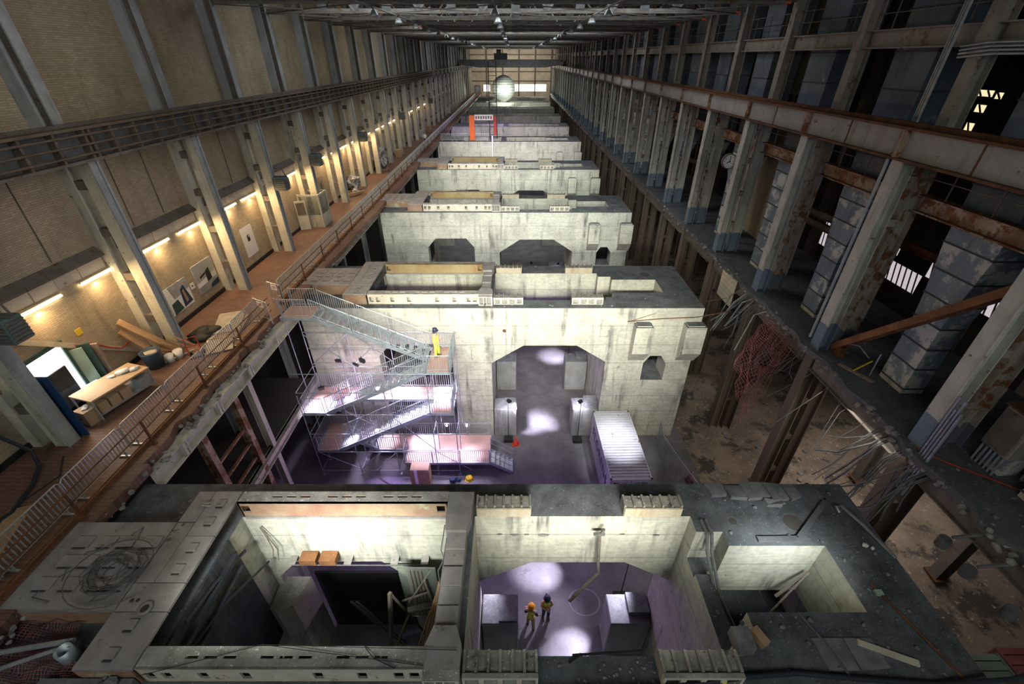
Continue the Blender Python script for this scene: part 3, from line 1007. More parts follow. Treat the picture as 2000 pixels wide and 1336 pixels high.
def cuts(hole):
    c = []
    b = MB(); b.prism([(-8.2, -1), (-8.2, 6.7), (-7.4, 7.6), (-4.5, 7.6), (-3.75, 6.7), (-3.75, -1)], 'y', -1, 7); c.append(b)
    b = MB(); b.prism([(-1.35, -1), (-1.35, 6.2), (0.6, 7.5), (3.8, 7.5), (5.65, 6.3), (5.65, -1)], 'y', -1, 7); c.append(b)
    b = MB(); b.prism([(8.0, 4.9), (8.0, 6.2), (8.35, 6.75), (9.0, 6.75), (9.4, 6.15), (9.4, 4.9)], 'y', -1, 7); c.append(b)
    b = MB(); b.box(-8.42, -2.0, .98, 4.75, -1, 12); c.append(b)
    b = MB(); b.box(-1.2, 5.5, 1.0, 4.78, -1, 12); c.append(b)
    b = MB(); b.box(5.95, 9.1, 1.98, 3.8, 5.0, 12); c.append(b)
    b = MB(); b.box(5.95, 10.0, 1.5, 5.35, 4.95, 7.6); c.append(b)
    b = MB(); b.box(5.4, 6.0, 1.4, 3.75, 8.9, 12); c.append(b)
    b = MB(); b.box(5.4, 6.3, 3.6, 4.25, 8.7, 12); c.append(b)
    if hole:
        b = MB(); b.cyl((8.6, 4.57, 8.6), .30, 3, 20); c.append(b)
        b = MB(); b.cyl((6.75, 4.62, 9.7), .13, 1, 12); c.append(b)
    return c


ME_P1, ME_P, ME_PHI = boolean_body(cuts(True), TOP), boolean_body(cuts(False), TOP), boolean_body(cuts(False), 10.6)


def corbel_mesh(x0, x1):
    b = MB(); b.prism([(0.05, 6.35), (-.62, 7.3), (-.62, 9.1), (0.05, 9.1)], 'x', x0, x1)
    b.box(x0 + .1, x1 - .1, -.5, 0.05, 9.1, 9.16)
    return b


WINX = (-8.17, -7.79, -6.97, -6.02, -4.39, -3.4, -2.58, -2.23)
SLOTX = (-7.25, -6.82, -6.39, -5.55, -5.12, -4.69, -3.84, -3.41, -2.98)


def rail_mesh(front):
    """hollow box girder: pierced face and slotted top, shared by the front and back rails"""
    x0, x1 = -8.38, -2.0
    b = MB()
    if front:
        b.holed(x0, x1, TOP, 10.7, [(x - .11, x + .11, 10.2, 10.5) for x in WINX], 'y', .5, .55)
    else:
        b.holed(x0, x1, TOP, 10.7, [(x0 + .05, x0 + .3, 10.25, 10.55), (x1 - .35, x1 - .1, 10.25, 10.55)], 'y', 4.78, 4.83)
    ya, yb = (.5, .95) if front else (4.78, 5.2)
    b.holed(x0, x1, ya, yb, [(x - .15, x + .15, ya + .20, ya + .27) for x in SLOTX], 'z', 10.66, 10.7)
    b.box(x0, x1, yb - .04 if front else yb - .04, yb, TOP, 10.66)
    b.box(x0, x0 + .04, ya, yb, TOP, 10.66)
    b.box(x1 - .04, x1, ya, yb, TOP, 10.66)
    for x in (-7.4, -5.2, -3.0):
        b.box(x - .02, x + .02, ya + .06, yb - .04, TOP, 10.66)
    return b


def seat(x0, x1, y0, y1, inner):
    t = MB()
    t.box(x0, x1, y0, y1, TOP, 10.42)
    r = MB()
    r.box(-.03, .03, y0 + .02, y1 - .02, 10.42, 10.52)
    f = MB()
    if inner:
        f.box(x0 + .02, x1 - .02, y0 - .05, y0, TOP + .02, 10.44)
    else:
        f.holed(x0, x1, TOP + .02, 10.5, [(x0 + (x1 - x0) * (i + .14) / 4, x0 + (x1 - x0) * (i + .86) / 4, 10.12, 10.4) for i in range(4)], 'y', y0 - .1, y0)
    return t, r, f


LAB = {1: 'nearest concrete turbine foundation with three open pits and a slotted steel frame',
       2: 'brightly lit concrete foundation behind the stair tower and white shipping container, steel frame on top',
       3: 'pale concrete foundation with two chamfered openings visible, third from the camera',
       4: 'concrete foundation with ochre frame rail and cracked face, fourth from the camera',
       5: 'bare pale concrete foundation with red lower edge under the orange pillar, fifth from the camera',
       6: 'lilac-lit bare concrete foundation behind the orange pillar, sixth from the camera',
       7: 'dark bare concrete foundation, seventh from the camera', 8: 'concrete foundation under the mirrored ball, eighth from the camera',
       9: 'concrete foundation just behind the mirrored ball, ninth from the camera', 10: 'farthest concrete foundation before the bright end wall'}
mesh_cache = {}


def cached(key, fn, mats, off, bev=0):
    if key not in mesh_cache:
        mesh_cache[key] = fn().mesh(key.split('/')[0], mats, Vector(off), bev=bev)
    return mesh_cache[key]


for n in range(1, 11):
    y0 = PY(n)
    t = thing('turbine_foundation', LAB[n], 'foundation', (0, y0, 0), 'concrete turbine foundations')
    piece('concrete_body', ME_P1 if n == 1 else (ME_P if n < 5 else ME_PHI), t)
    for i, (xa, xb) in enumerate(((7.0, 8.0), (9.9, 11.05))):
        piece('corbel', cached('corbel/%d' % i, lambda: corbel_mesh(xa, xb), 'concrete', (0, 0, 0)), t)
    if n >= 5:
        continue
    z = (0, 0, 0)
    piece('front_rail', cached('front_rail/', lambda: rail_mesh(True), 'frame', z), t)
    piece('back_rail', cached('back_rail/%d' % (n > 1), lambda: rail_mesh(False), 'red_frame' if n == 1 else 'ochre_frame', z), t)
    piece('inner_lining', cached('inner_lining/', lambda: MB().box(-8.3, -2.1, 4.72, 4.78, TOP - .06, TOP + .03).box(-8.3, -2.1, .95, 1.0, TOP - .1, TOP + .05), 'deck', z), t)
    piece('end_plate', cached('end_plate/', lambda: MB().prism([(-2.0, 5.2), (-1.22, 5.2), (-1.25, 4.3), (-1.36, 3.9), (-1.95, 3.9), (-2.0, 4.4)], 'z', 10.3, 10.68), 'deck', z), t)
    for i in range(5):
        piece('spine_cap', cached('spine_cap/%d' % i, lambda: MB().box(-1.9, -1.36, 3.9 - .5 * (i + 1) + .01, 3.9 - .5 * i, TOP, 10.55 - .06 * (i % 2)), 'deck', z), t)
    piece('end_plate', cached('end_plate/2', lambda: MB().prism([(-1.9, 1.4), (-1.36, 1.4), (-1.2, 1.0), (-1.2, .5), (-2.0, .5), (-2.05, .98)], 'z', TOP, 10.68), 'deck', z), t)
    piece('pocket_box', cached('pocket_box/', lambda: MB().holed(-2.0, -1.2, TOP, 10.62, [(-1.96, -1.74, 10.1, 10.58), (-1.70, -1.56, 10.1, 10.58), (-1.52, -1.28, 10.1, 10.58)], 'y', .3, .5), 'frame', z), t)
    for i, (xa, xb, ya, yb, inn) in enumerate(((-1.15, .55, 4.8, 5.25, True), (3.4, 5.2, 4.8, 5.25, True), (-1.15, .55, .5, .98, False), (3.35, 5.15, .5, .98, False))):
        a_, r_, f_ = seat(xa, xb, ya, yb, inn)
        s_ = piece('bearing_seat', cached('bearing_seat/%d' % i, lambda: a_, 'seat', z), t)
        for k in range(7):
            piece('seat_rib', cached('seat_rib/%d' % (i > 1), lambda: r_, 'seat', z), s_, (xa + .03 + (xb - xa - .06) * k / 6, 0, 0))
        piece('seat_face', cached('seat_face/%d' % i, lambda: f_, 'cream_block' if inn else 'frame', z), s_)
    # raised plate deck between the pit and the gallery
    pl = [[(-9.75, 4.15), (-9.25, 4.15), (-9.25, 5.2), (-9.75, 5.2)],
          [(-9.23, 3.7), (-8.42, 3.7), (-8.42, 5.2), (-9.23, 5.2)],
          [(-12.6, 1.75), (-9.75, 1.75), (-9.75, 4.12), (-12.6, 4.12)],
          [(-9.73, 2.4), (-9.25, 2.4), (-9.25, 4.12), (-9.73, 4.12)],
          [(-9.73, 1.7), (-8.42, 1.7), (-8.42, 2.38), (-9.73, 2.38)],
          [(-9.23, 2.4), (-8.42, 2.4), (-8.42, 3.68), (-9.23, 3.68)],
          [(-9.75, .5), (-8.42, .5), (-8.42, 1.68), (-9.75, 1.68)]]
    for i, q in enumerate(pl):
        d = piece('deck_plate', cached('deck_plate/%d' % i, lambda: MB().prism(q, 'z', 10.62, 10.7 + .008 * (i % 3)), 'deck', z, .006), t)
        if i == 2 and n <= 3:
            k = 0
            for yy in (3.5, 2.95, 2.35):
                for xx in (-12.0, -11.4, -10.75, -10.1):
                    k += 1
                    piece('cover_plate', cached('cover_plate/', lambda: MB().box(-.24, .24, -.16, .16, 0, .035), 'deck', z, .006), d, (xx + (k % 3) * .06, yy, 10.718))
                    piece('lifting_slot', cached('lifting_slot/', lambda: MB().box(-.17, .17, -.02, .02, 0, .012), 'deck_dark', z), d, (xx + (k % 3) * .06, yy - .19, 10.715))
        if i in (1, 5, 6) and n <= 2:
            cx = (q[0][0] + q[1][0]) / 2
            cy = (q[0][1] + q[2][1]) / 2
            for s_ in (-.3, .3):
                piece('cover_plate', cached('cover_plate/s', lambda: MB().box(-.13, .13, -.11, .11, 0, .04), 'deck', z, .006), d, (cx, cy + s_, 10.712))
                piece('lifting_slot', cached('lifting_slot/s', lambda: MB().box(-.1, .1, -.018, .018, 0, .012), 'deck_dark', z), d, (cx, cy + s_ - .15, 10.712))
    for i, q in enumerate(((-12.6, -9.8, 1.72, 1.78, TOP, 10.62), (-9.8, -9.74, .5, 1.72, TOP, 10.62), (-9.8, -9.74, 4.12, 5.2, TOP, 10.62), (-12.6, -9.8, 4.08, 4.12, TOP, 10.62), (-9.7, -8.46, .48, .52, TOP, 10.62))):
        piece('deck_skirt', cached('deck_skirt/%d' % i, lambda: MB().box(*q), 'red_frame', z), t)
    piece('pit_lining', cached('pit_lining/', lambda: MB().box(-8.43, -8.36, 1.0, 3.95, 4.5, 10.1), 'blue_black', z), t)  # blue-black wall colour, the lining also added to darken an overlit pit side
    for i, zz in enumerate((9.5, 8.9)):
        piece('lining_channel', cached('lining_channel/%d' % i, lambda: MB().box(-8.37, -8.2, 1.0, 3.8, zz, zz + .16), 'blue_black', z), t)

# low concrete plinths inside the middle arches
pr = None
for n in range(1, 5):
    for yy, rw in ((0.0, 'front'), (5.0, 'rear')):
        for x0, x1, sd in ((-1.3, .2, 'left'), (3.95, 5.6, 'right')):
            if n > 1 or rw == 'rear':
                h = 2.7 if rw == 'rear' else 2.45
                q = '%s %s plinth block on the floor inside the %s foundation arch' % (rw, {'left': 'pale', 'right': 'stepped'}[sd], ORD[n - 1])
                t = thing('plinth_block', q, 'plinth', ((x0 + x1) / 2, PY(n) + yy + .55, 0), 'plinth blocks in the arches')
                b = MB(); b.box(x0, x1, PY(n) + yy - .05, PY(n) + yy + 1.15, 0, h); obj('block', b, 'plinth', t, bev=.04)
                if sd == 'left':
                    b = MB(); b.box(x0 + .7, x1 - .05, PY(n) + yy + .05, PY(n) + yy + 1.1, h, h + .06)
                else:
                    b = MB(); b.box(x0 + .8, x1, PY(n) + yy + .3, PY(n) + yy + 1.1, h, h + .25)
                obj('cap', b, 'rubble', t)

# ================================================================== STAIR TOWER
tower = thing('stair_tower', 'zigzag galvanised scaffold stair tower with pink-brown decks and glowing floodlights', 'scaffolding', (-7.5, 19.7, 0))
YF, YM, YB = 18.5, 19.6, 20.85


def deck(x0, x1, y0, y1, z):
    b = MB(); b.box(x0, x1, y0, y1, z - .06, z)
    o = obj('deck_board', b, 'ply', tower)
    f = MB(); f.box(x0, x1, y0 - .03, y0, z - .16, z + .01); f.box(x0, x1, y1, y1 + .03, z - .16, z + .01)
    f.box(x0 - .03, x0, y0, y1, z - .16, z); f.box(x1, x1 + .03, y0, y1, z - .16, z)
    obj('edge_angle', f, 'galv_blue', o)


def guard(p, q, h=1.05, gap=.125, r=.015):
    """guardrail panel with upright bars from p to q (feet)"""
    p, q = Vector(p), Vector(q)
    u = Vector((0, 0, 1))
    b = MB()
    b.tube([p + u * h, q + u * h], .022, 5); b.tube([p + u * .12, q + u * .12], .018, 5)
    b.tube([p, p + u * (h + .02)], .022, 5); b.tube([q, q + u * (h + .02)], .022, 5)
    o = obj('guardrail_frame', b, 'galv_blue', tower)
    n = max(2, int((q - p).length / gap))
    c = MB()
    for i in range(1, n):
        a = p.lerp(q, i / n)
        c.tube([a + u * .12, a + u * h], r, 4, False)
    obj('guardrail_bars', c, 'galv_blue', o, kind='stuff')


def flight(x0, z0, x1, z1, y0, y1, rails=True):
    n = max(2, int(round(abs(z1 - z0) / .19)))
    b = MB()
    for y in (y0, y1):
        b.bar((x0, y, z0 - .1), (x1, y, z1 - .1), .05, .22)
    o = obj('stringer', b, 'galv_blue', tower)
    me = None
    for i in range(n):
        f = (i + .5) / n
        x, z = x0 + (x1 - x0) * f, z0 + (z1 - z0) * f
        if me is None:
            tb = MB(); tb.box(-.14, .14, -(y1 - y0) / 2, (y1 - y0) / 2, -.02, .02); me = tb.mesh('tread', 'galv')
        piece('tread', me, o, Vector((x, (y0 + y1) / 2, z - .08)) - wloc(tower))
    if rails:
        k = max(1, int(round(abs(x1 - x0) / 2.1)))
        for y in (y0 + .02, y1 - .02):
            for i in range(k):
                fa, fb = i / k + .01, (i + 1) / k - .01
                guard((x0 + (x1 - x0) * fa, y, z0 + (z1 - z0) * fa), (x0 + (x1 - x0) * fb, y, z0 + (z1 - z0) * fb))


deck(-12.1, -10.5, YM, YB, 10.7)
deck(-4.65, -3.4, YF, YB, 8.0)
deck(-11.85, -10.65, YF, YB, 5.1); deck(-10.6, -4.7, YM + .1, YB, 5.1); deck(-4.65, -3.45, YF, YB, 5.1)
deck(-11.85, -10.6, YF, YB, 2.1); deck(-8.6, -6.75, YM, YB, 1.0); deck(-6.7, -1.5, YM, YB, 1.0); deck(-6.7, -1.5, YF, YM - .04, 1.0)
flight(-10.5, 10.7, -4.7, 8.0, YM + .05, YB - .05)
flight(-4.7, 8.0, -10.6, 5.1, YF + .05, YM - .08)
flight(-4.7, 5.1, -10.55, 2.1, YF + .05, YM - .08)
flight(-10.5, 2.1, -8.65, 1.0, YM + .05, YB - .05)
flight(-1.45, 1.0, -.05, 0.12, YF + .05, YM, False)
b = MB()
for y in (YF + .05, YM):
    for h in (.55, 1.0):
        b.tube([(-1.45, y, 1.0 + h), (0, y, h)], .022, 5)
    b.tube([(-1.45, y, .9), (-1.45, y, 2.02)], .022, 5); b.tube([(0, y, 0), (0, y, 1.0)], .022, 5)
obj('handrail', b, 'galv_blue', tower)
for a, c in (((-12.0, YM, 10.7), (-10.6, YM, 10.7)), ((-12.0, YB, 10.7), (-10.6, YB, 10.7)),
             ((-4.55, YF, 8), (-3.4, YF, 8)), ((-4.6, YB, 8), (-3.4, YB, 8)), ((-3.4, YF, 8), (-3.4, YM, 8)), ((-3.4, YM, 8), (-3.4, YB, 8)),
             ((-11.85, YF, 5.1), (-11.85, YM, 5.1)), ((-11.85, YM, 5.1), (-11.85, YB, 5.1)), ((-11.85, YF, 5.1), (-10.7, YF, 5.1)),
             ((-11.8, YB, 5.1), (-9.5, YB, 5.1)), ((-9.45, YB, 5.1), (-7.2, YB, 5.1)), ((-7.15, YB, 5.1), (-4.9, YB, 5.1)), ((-4.85, YB, 5.1), (-3.45, YB, 5.1)),
             ((-3.45, YF, 5.1), (-3.45, YM, 5.1)), ((-3.45, YM, 5.1), (-3.45, YB, 5.1)), ((-4.6, YF, 5.1), (-3.5, YF, 5.1)),
             ((-11.85, YF, 2.1), (-11.85, YM, 2.1)), ((-11.85, YM, 2.1), (-11.85, YB, 2.1)), ((-11.85, YF, 2.1), (-10.65, YF, 2.1)), ((-11.8, YB, 2.1), (-10.6, YB, 2.1)),
             ((-8.6, YB, 1), (-6.8, YB, 1)), ((-6.7, YB, 1), (-4.5, YB, 1)), ((-4.2, YB, 1), (-3.1, YB, 1)), ((-3.0, YB, 1), (-1.5, YB, 1)),
             ((-6.7, YF, 1), (-5.0, YF, 1)), ((-4.95, YF, 1), (-3.3, YF, 1)), ((-3.25, YF, 1), (-1.5, YF, 1)), ((-8.6, YM, 1), (-6.75, YM, 1)), ((-6.72, YF, 1), (-6.72, YM, 1))):
    guard(a, c)
# standards, ledgers and braces
SX = (-11.95, -9.5, -7.1, -4.7, -3.35)
for i, x in enumerate(SX):
    for y in (YF - .06, YM + .0, YB + .06):
        top = 12.0 if i == 0 else (10.3 if i < 3 else 9.1)
        if y < YF and i in (0, 1, 2):
            top = 7.0 if i else 6.4
        if i == 0 and y > YM - .1:
            top = 11.8
        b = MB(); b.tube([(x, y, .05), (x, y, top)], .026, 6); b.box(x - .08, x + .08, y - .08, y + .08, 0, .05)
        obj('standard', b, 'galv_blue', tower)
for i in range(4):
    for z in (.35, 2.0, 3.5, 5.0, 6.6, 7.9, 9.0):
        for y in (YF - .06, YB + .06):
            if y < YF and z > 8:
                continue
            b = MB(); b.tube([(SX[i], y, z), (SX[i + 1], y, z)], .026, 5)
            obj('ledger', b, 'galv_blue', tower)
for x in SX:
    for z in (.35, 3.5, 6.6):
        b = MB(); b.tube([(x, YF - .06, z), (x, YB + .06, z)], .02, 5)
        obj('transom', b, 'galv_blue', tower)
for i, (xa, za, xb, zb, y) in enumerate(((-11.95, 8.9, -9.5, 6.7, YB), (-9.5, 8.9, -11.95, 6.7, YB), (-9.5, 9.2, -7.1, 7.0, YB), (-7.1, 9.0, -9.5, 6.7, YB), (-11.95, 2.0, -9.5, .4, YF), (-7.1, 5.0, -4.7, 2.1, YF),
                                        (-9.5, 5.2, -7.1, 3.4, YF), (-9.5, .4, -8.0, 2.0, YF), (-4.7, 2.0, -2.6, .3, YF), (-8.6, .3, -7.1, 1.9, YF), (-11.95, 6.4, -11.95, 4.0, YM), (-7.1, 6.6, -4.7, 8.0, YB))):
    b = MB(); b.tube([(xa, y, za), (xb, y + .02, zb)], .026, 5)
    obj('brace', b, 'galv_blue', tower)

# floodlights clamped to the tower (each has a lit face and its own lamp)
SP = [(-7.9, YF, 8.75, 'under the top flight, beside the third upright'), (-10.2, YB - .2, 7.2, 'high on the left bay against the concrete'), (-11.1, YM, 6.0, 'by the left end guardrail'), (-9.2, YB - .3, 7.0, 'on the second upright, back row'),
      (-7.2, YB - .2, 6.8, 'on the third upright, back row'), (-4.9, YM, 7.0, 'beneath the upper landing'), (-7.0, YM - .1, 4.2, 'beneath the second flight'), (-10.4, YM - .1, 4.3, 'beneath the lower left landing corner'), (-7.1, YM, 3.9, 'at the middle upright under the gallery')]
fp = None
for i, (x, y, z, wh) in enumerate(SP):
    lb = 'small black floodlight clamped to the stair tower ' + wh
    if fp is None:
        fp = thing('flood_lamp', lb, 'lamp', (0, 0, 0), 'floodlights on the stair tower')
        b = MB(); b.box(-.16, .16, -.07, .07, -.1, .1); obj('lamp_body', b, 'black', fp)
        b = MB(); b.tube([(0, 0, .1), (0, 0, .28)], .025, 5); b.tube([(-.19, 0, 0), (-.19, 0, .14), (.19, 0, .14), (.19, 0, 0)], .014, 4); obj('yoke', b, 'black', fp)
        b = MB(); b.box(-.13, .13, -.05, .05, -.115, -.1); obj('lamp_face', b, 'led_on', fp)
        fp.location = (x, y, z)
        f = fp
    else:
        f = dup(fp, (x, y, z), lb)
    f.rotation_euler = (0.5 if i in (1, 3, 4) else 0.1, 0, 0.5 * (i % 3 - 1))
VIO = (0.80, 0.72, 1.0)
for (x, y, z, e, sp) in ((-11.2, 18.95, 6.6, 260, 75), (-8.6, 20.3, 6.7, 200, 75), (-6.6, 20.3, 6.9, 240, 70), (-4.0, 20.0, 7.1, 240, 70), (-5.6, 19.0, 7.2, 150, 60), (-7.6, 19.0, 6.6, 150, 60), (-9.3, 19.0, 5.9, 150, 60),
                         (-4.1, 19.0, 4.6, 110, 80), (-6.2, 19.0, 4.2, 110, 70), (-8.2, 19.0, 3.3, 110, 80), (-9.8, 19.0, 3.0, 90, 80), (-5.9, 20.2, 3.0, 120, 60), (-6.0, 19.05, 2.4, 35, 70), (-4.4, 19.05, 2.4, 50, 70), (-2.9, 19.05, 2.4, 60, 75), (-8.3, 20.2, 2.3, 60, 70)):
    light('tower_flood_light', 'SPOT', (x, y, z), (x + .1, y + .1, 0), e * 9, VIO, .12, spot=sp, blend=.8)
for (x, y, z, wh) in ((-4.35, YB - .1, 1.95, 'left'), (-3.05, YB - .1, 1.95, 'right')):
    b = MB(); b.rock((x, y, z), .075, 3, 1, 2)
    tag(obj('work_bulb', b, 'led_on', at=(x, y, z)), 'bare white bulb on the low stair deck, the %s one of two' % wh, 'lamp', 'bare bulbs on the low deck')

# ================================================================== CROWD BARRIERS along the gallery
pb = thing('crowd_barrier', '', 'barrier', (0, 0, 0), 'crowd barriers along the gallery')
b = MB(); b.tube([(0, 0, .18), (0, 0, 1.05), (0, .08, 1.12), (0, 2.1, 1.12), (0, 2.18, 1.05), (0, 2.18, .18)], .021, 6); b.tube([(0, 0, .24), (0, 2.18, .24)], .016, 5)
obj('barrier_frame', b, 'galv', pb)
b = MB()
for i in range(1, 18):
    b.tube([(0, 2.18 * i / 18, .24), (0, 2.18 * i / 18, 1.12)], 0.019, 4, False)
obj('barrier_bars', b, 'galv', pb, kind='stuff')
for y in (.25, 1.93):
    b = MB(); b.bar((-.28, y, .03), (.28, y, .03), .05, .05); b.box(-.02, .02, y - .02, y + .02, .03, .26); obj('barrier_foot', b, 'galv', pb)
i = 0
y = 3.8
while y < 168:
    if not (19.2 < y + 1.1 < 21.2):
        nm = ('crowd barrier standing between the camera and the stair tower, %s panel' if y < 19 else 'crowd barrier beyond the stair tower along the gallery, %s panel') % ORD[min(i if y < 19 else i - 7, 60)]
        o = pb if i == 0 else dup(pb, (0, 0, 0), skip=() if y < 60 else ('barrier_foot',))
        o.location = (-13.05 if y < 20 else -12.95, y, ZW)
        o['label'] = 'galvanised ' + nm
        i += 1
    y += 2.24
# barriers turned to close the gallery at the head of the stairs, with their notices
for k, (x0, y0, x1, y1, lb) in enumerate(((-13.1, 19.5, -12.2, 19.0, 'short gate barrier with red notice at the stair head, nearer one'), (-13.3, 21.4, -12.4, 20.95, 'short gate barrier with white notice at the stair head, farther one'))):
    t = thing('gate_barrier', lb, 'barrier', (x0, y0, ZW), 'gate barriers at the stair head')
    b = MB()
    b.tube([(x0, y0, ZW), (x0, y0, ZW + 1.2), (x1, y1, ZW + 1.2), (x1, y1, ZW)], .024, 6); b.tube([(x0, y0, ZW + .2), (x1, y1, ZW + .2)], .018, 5); obj('barrier_frame', b, 'galv', t)
    b = MB()
    for i in range(1, 7):
        f = i / 7
        b.tube([(x0 + (x1 - x0) * f, y0 + (y1 - y0) * f, ZW + .2), (x0 + (x1 - x0) * f, y0 + (y1 - y0) * f, ZW + 1.2)], .013, 4, False)
    obj('barrier_bars', b, 'galv', t, kind='stuff')
    cx, cy = (x0 + x1) / 2, (y0 + y1) / 2 - .03
    b = MB(); b.bar((cx - .2, cy + .1, ZW + .98), (cx + .2, cy - .1, ZW + .98), .012, .3); s_ = obj('notice_board', b, 'paper', t)
    b = MB(); b.bar((cx - .13, cy + .065 - .012, ZW + 1.02), (cx + .13, cy - .065 - .012, ZW + 1.02), .004, .05); b.bar((cx - .13, cy + .065 - .012, ZW + .93), (cx + .1, cy - .05 - .012, ZW + .93), .004, .04)
    obj('notice_print', b, 'red', s_)

# old rusty guard rail outside the barriers, one length per bay
b = MB()
for z in (.35, .70, 1.05):
    b.tube([(0, 0, z), (0, 6.0, z)], .022, 5)
gr_r = b.mesh('rail_pipes', 'rust')
b = MB(); b.box(-.03, .03, -.03, .03, -.1, 1.08); b.box(-.08, .08, -.08, .08, 0, .02); gr_p = b.mesh('rail_post', 'rust')
b = MB(); b.bar((-.2, 0, .06), (-.2, 6.05, .06), .05, .12); gr_k = b.mesh('toe_board', 'rust_orange')
yy = 1.7
k = 0
while yy < 180:
    if not (19.0 < yy + .5 < 21):
        t = thing('guard_rail', 'thin rusty pipe guard rail outside the crowd barriers, %s length from the camera' % ORD[k], 'railing', (-12.55, yy, ZW), 'rusty guard rails on the gallery edge')
        piece('rail_pipes', gr_r, t); piece('toe_board', gr_k, t)
        for q in (0.1, 3.05):
            piece('rail_post', gr_p, t, (0, q, 0))
        k += 1
    yy += 6.05 if not (13 < yy < 18) else 7.2

# ================================================================== FLOOR OF THE PIT BETWEEN THE FIRST TWO FOUNDATIONS
t = thing('shipping_container', 'white corrugated shipping container lit from above in front of the concrete arch', 'container', (6.45, 18.7, 0), None, 0.02)
W2, L2, H = 1.17, 2.78, 2.55
def loc(mb, name, mt, par=None):
    me = mb.mesh(name, mt)
    return piece(name, me, par or t)
b = MB(); b.box(-W2 + .03, W2 - .03, -L2 + .05, L2 - .05, .12, H - .06); loc(b, 'inner_shell', 'cont')
b = MB()
for x in (-W2, W2 - .1):
    for y in (-L2, L2 - .12):
        b.box(x, x + .1, y, y + .12, 0, H)
for z in (.02, H - .1):
    b.box(-W2, W2, -L2, -L2 + .1, z, z + .1); b.box(-W2, W2, L2 - .1, L2, z, z + .1)
    b.box(-W2, -W2 + .08, -L2, L2, z, z + .1); b.box(W2 - .08, W2, -L2, L2, z, z + .1)
loc(b, 'corner_frame', 'cont')
nr = 24
me_r = None
for i in range(nr):
    y = -L2 + .2 + (2 * L2 - .4) * (i + .5) / nr
    if me_r is None:
        w = (2 * L2 - .4) / nr
        rb = MB(); rb.prism([(-w * .33, -.05), (w * .33, -.05), (w * .22, .05), (-w * .22, .05)], 'x', -W2 + .08, W2 - .08); me_r = rb.mesh('roof_corrugation', 'cont')
    piece('roof_corrugation', me_r, t, (0, y, H - .045))
b = MB()
for i in range(22):
    y = -L2 + .25 + (2 * L2 - .5) * i / 21
    for s_ in (-1, 1):
        b.prism([(y - .07, 0), (y + .07, 0), (y + .04, .035), (y - .04, .035)], 'x', 0, 1)
        n_ = len(b.v)
        for q in range(n_ - 8, n_):
            v = b.v[q]
            wx = v.x
            b.v[q] = Vector((s_ * (W2 - .035 + v.z), v.y, .15 + wx * (H - .3)))
loc(b, 'side_corrugations', 'cont')['kind'] = 'stuff'
for s_ in (-1, 1):
    d = MB(); d.box(min(s_ * .02, s_ * (W2 - .12)), max(s_ * .02, s_ * (W2 - .12)), -L2 - .03, -L2 + .02, .14, H - .12); d_ = loc(d, 'door', 'cont')
    for q in (.3, .75):
        r_ = MB(); r_.tube([(s_ * q, -L2 - .06, .1), (s_ * q, -L2 - .06, H - .08)], .02, 5); piece('lock_rod', r_.mesh('lock_rod', 'galv_blue'), d_)
    if s_ < 0:
        e_ = MB(); e_.box(-.98, -.7, -L2 - .04, -L2 - .032, 2.05, 2.36); piece('emblem_ground', e_.mesh('emblem_ground', 'black'), d_)
        e_ = MB(); e_.prism([(-.93, 2.12), (-.86, 2.12), (-.80, 2.2), (-.73, 2.22), (-.73, 2.26), (-.82, 2.24), (-.75, 2.29), (-.75, 2.33), (-.88, 2.28)], 'y', -L2 - .046, -L2 - .041); piece('emblem_stripe', e_.mesh('emblem_stripe', 'yellow'), d_)
    else:
        e_ = MB()
        for z_, ws in ((2.3, ((.2, .5), (.58, .95))), (2.2, ((.6, .95),)), (2.1, ((.62, .8),))):
            for a_, c_ in ws:
                x = a_
                while x < c_ - .03:
                    e_.box(x, x + .035, -L2 - .045, -L2 - .038, z_ - .03, z_ + .03)
                    x += .05
        q = piece('stencilled_numbers', e_.mesh('stencilled_numbers', 'cont_letter'), d_); q['kind'] = 'stuff'


def text_mesh(s, size, name='lettering', mt='cont_letter', ext=.004, spacing=1.0):
    cu = bpy.data.curves.new('t', 'FONT')
    cu.body = s
    cu.size = size
    cu.extrude = ext
    cu.align_x = 'CENTER'
    cu.align_y = 'CENTER'
    cu.space_character = spacing
    o = bpy.data.objects.new('t', cu)
    COL.objects.link(o)
    dg = bpy.context.evaluated_depsgraph_get()
    me = bpy.data.meshes.new_from_object(o.evaluated_get(dg))
    bpy.data.objects.remove(o, do_unlink=True)
    bpy.data.curves.remove(cu)
    me.name = name
    me.materials.clear()
    me.materials.append(m[mt])
    return me


lt = text_mesh('FLORENS', .95, spacing=1.12)
o = piece('side_lettering', lt, t, (-W2 - .01, 0, 1.5), (PI / 2, 0, -PI / 2))

# light stands
def light_stand(x, y, h, lb, aim, twin=False):
    s = thing('light_stand', lb, 'lamp', (x, y, 0), 'floodlights on tall stands')
    b = MB(); b.tube([(x, y, .05), (x, y, h)], [.03, .018], 6); obj('pole', b, 'black', s)
    b = MB(); b.box(x - .3, x + .3, y - .25, y + .25, 0, .22); obj('weight_base', b, 'black', s)
    for sx in ((-1, 1) if twin else (1,)):
        hx = x + sx * .17 if twin else x
        hb = MB(); hb.bar((hx, y, h + .02), (hx + aim[0] * .22, y + aim[1] * .22, h - .08), .26, .2); hd = obj('lamp_head', hb, 'black', s)
        fb = MB(); fb.bar((hx + aim[0] * .22, y + aim[1] * .22, h - .08), (hx + aim[0] * .235, y + aim[1] * .235, h - .087), .22, .17); obj('lamp_face', fb, 'led_on', hd)
    return s


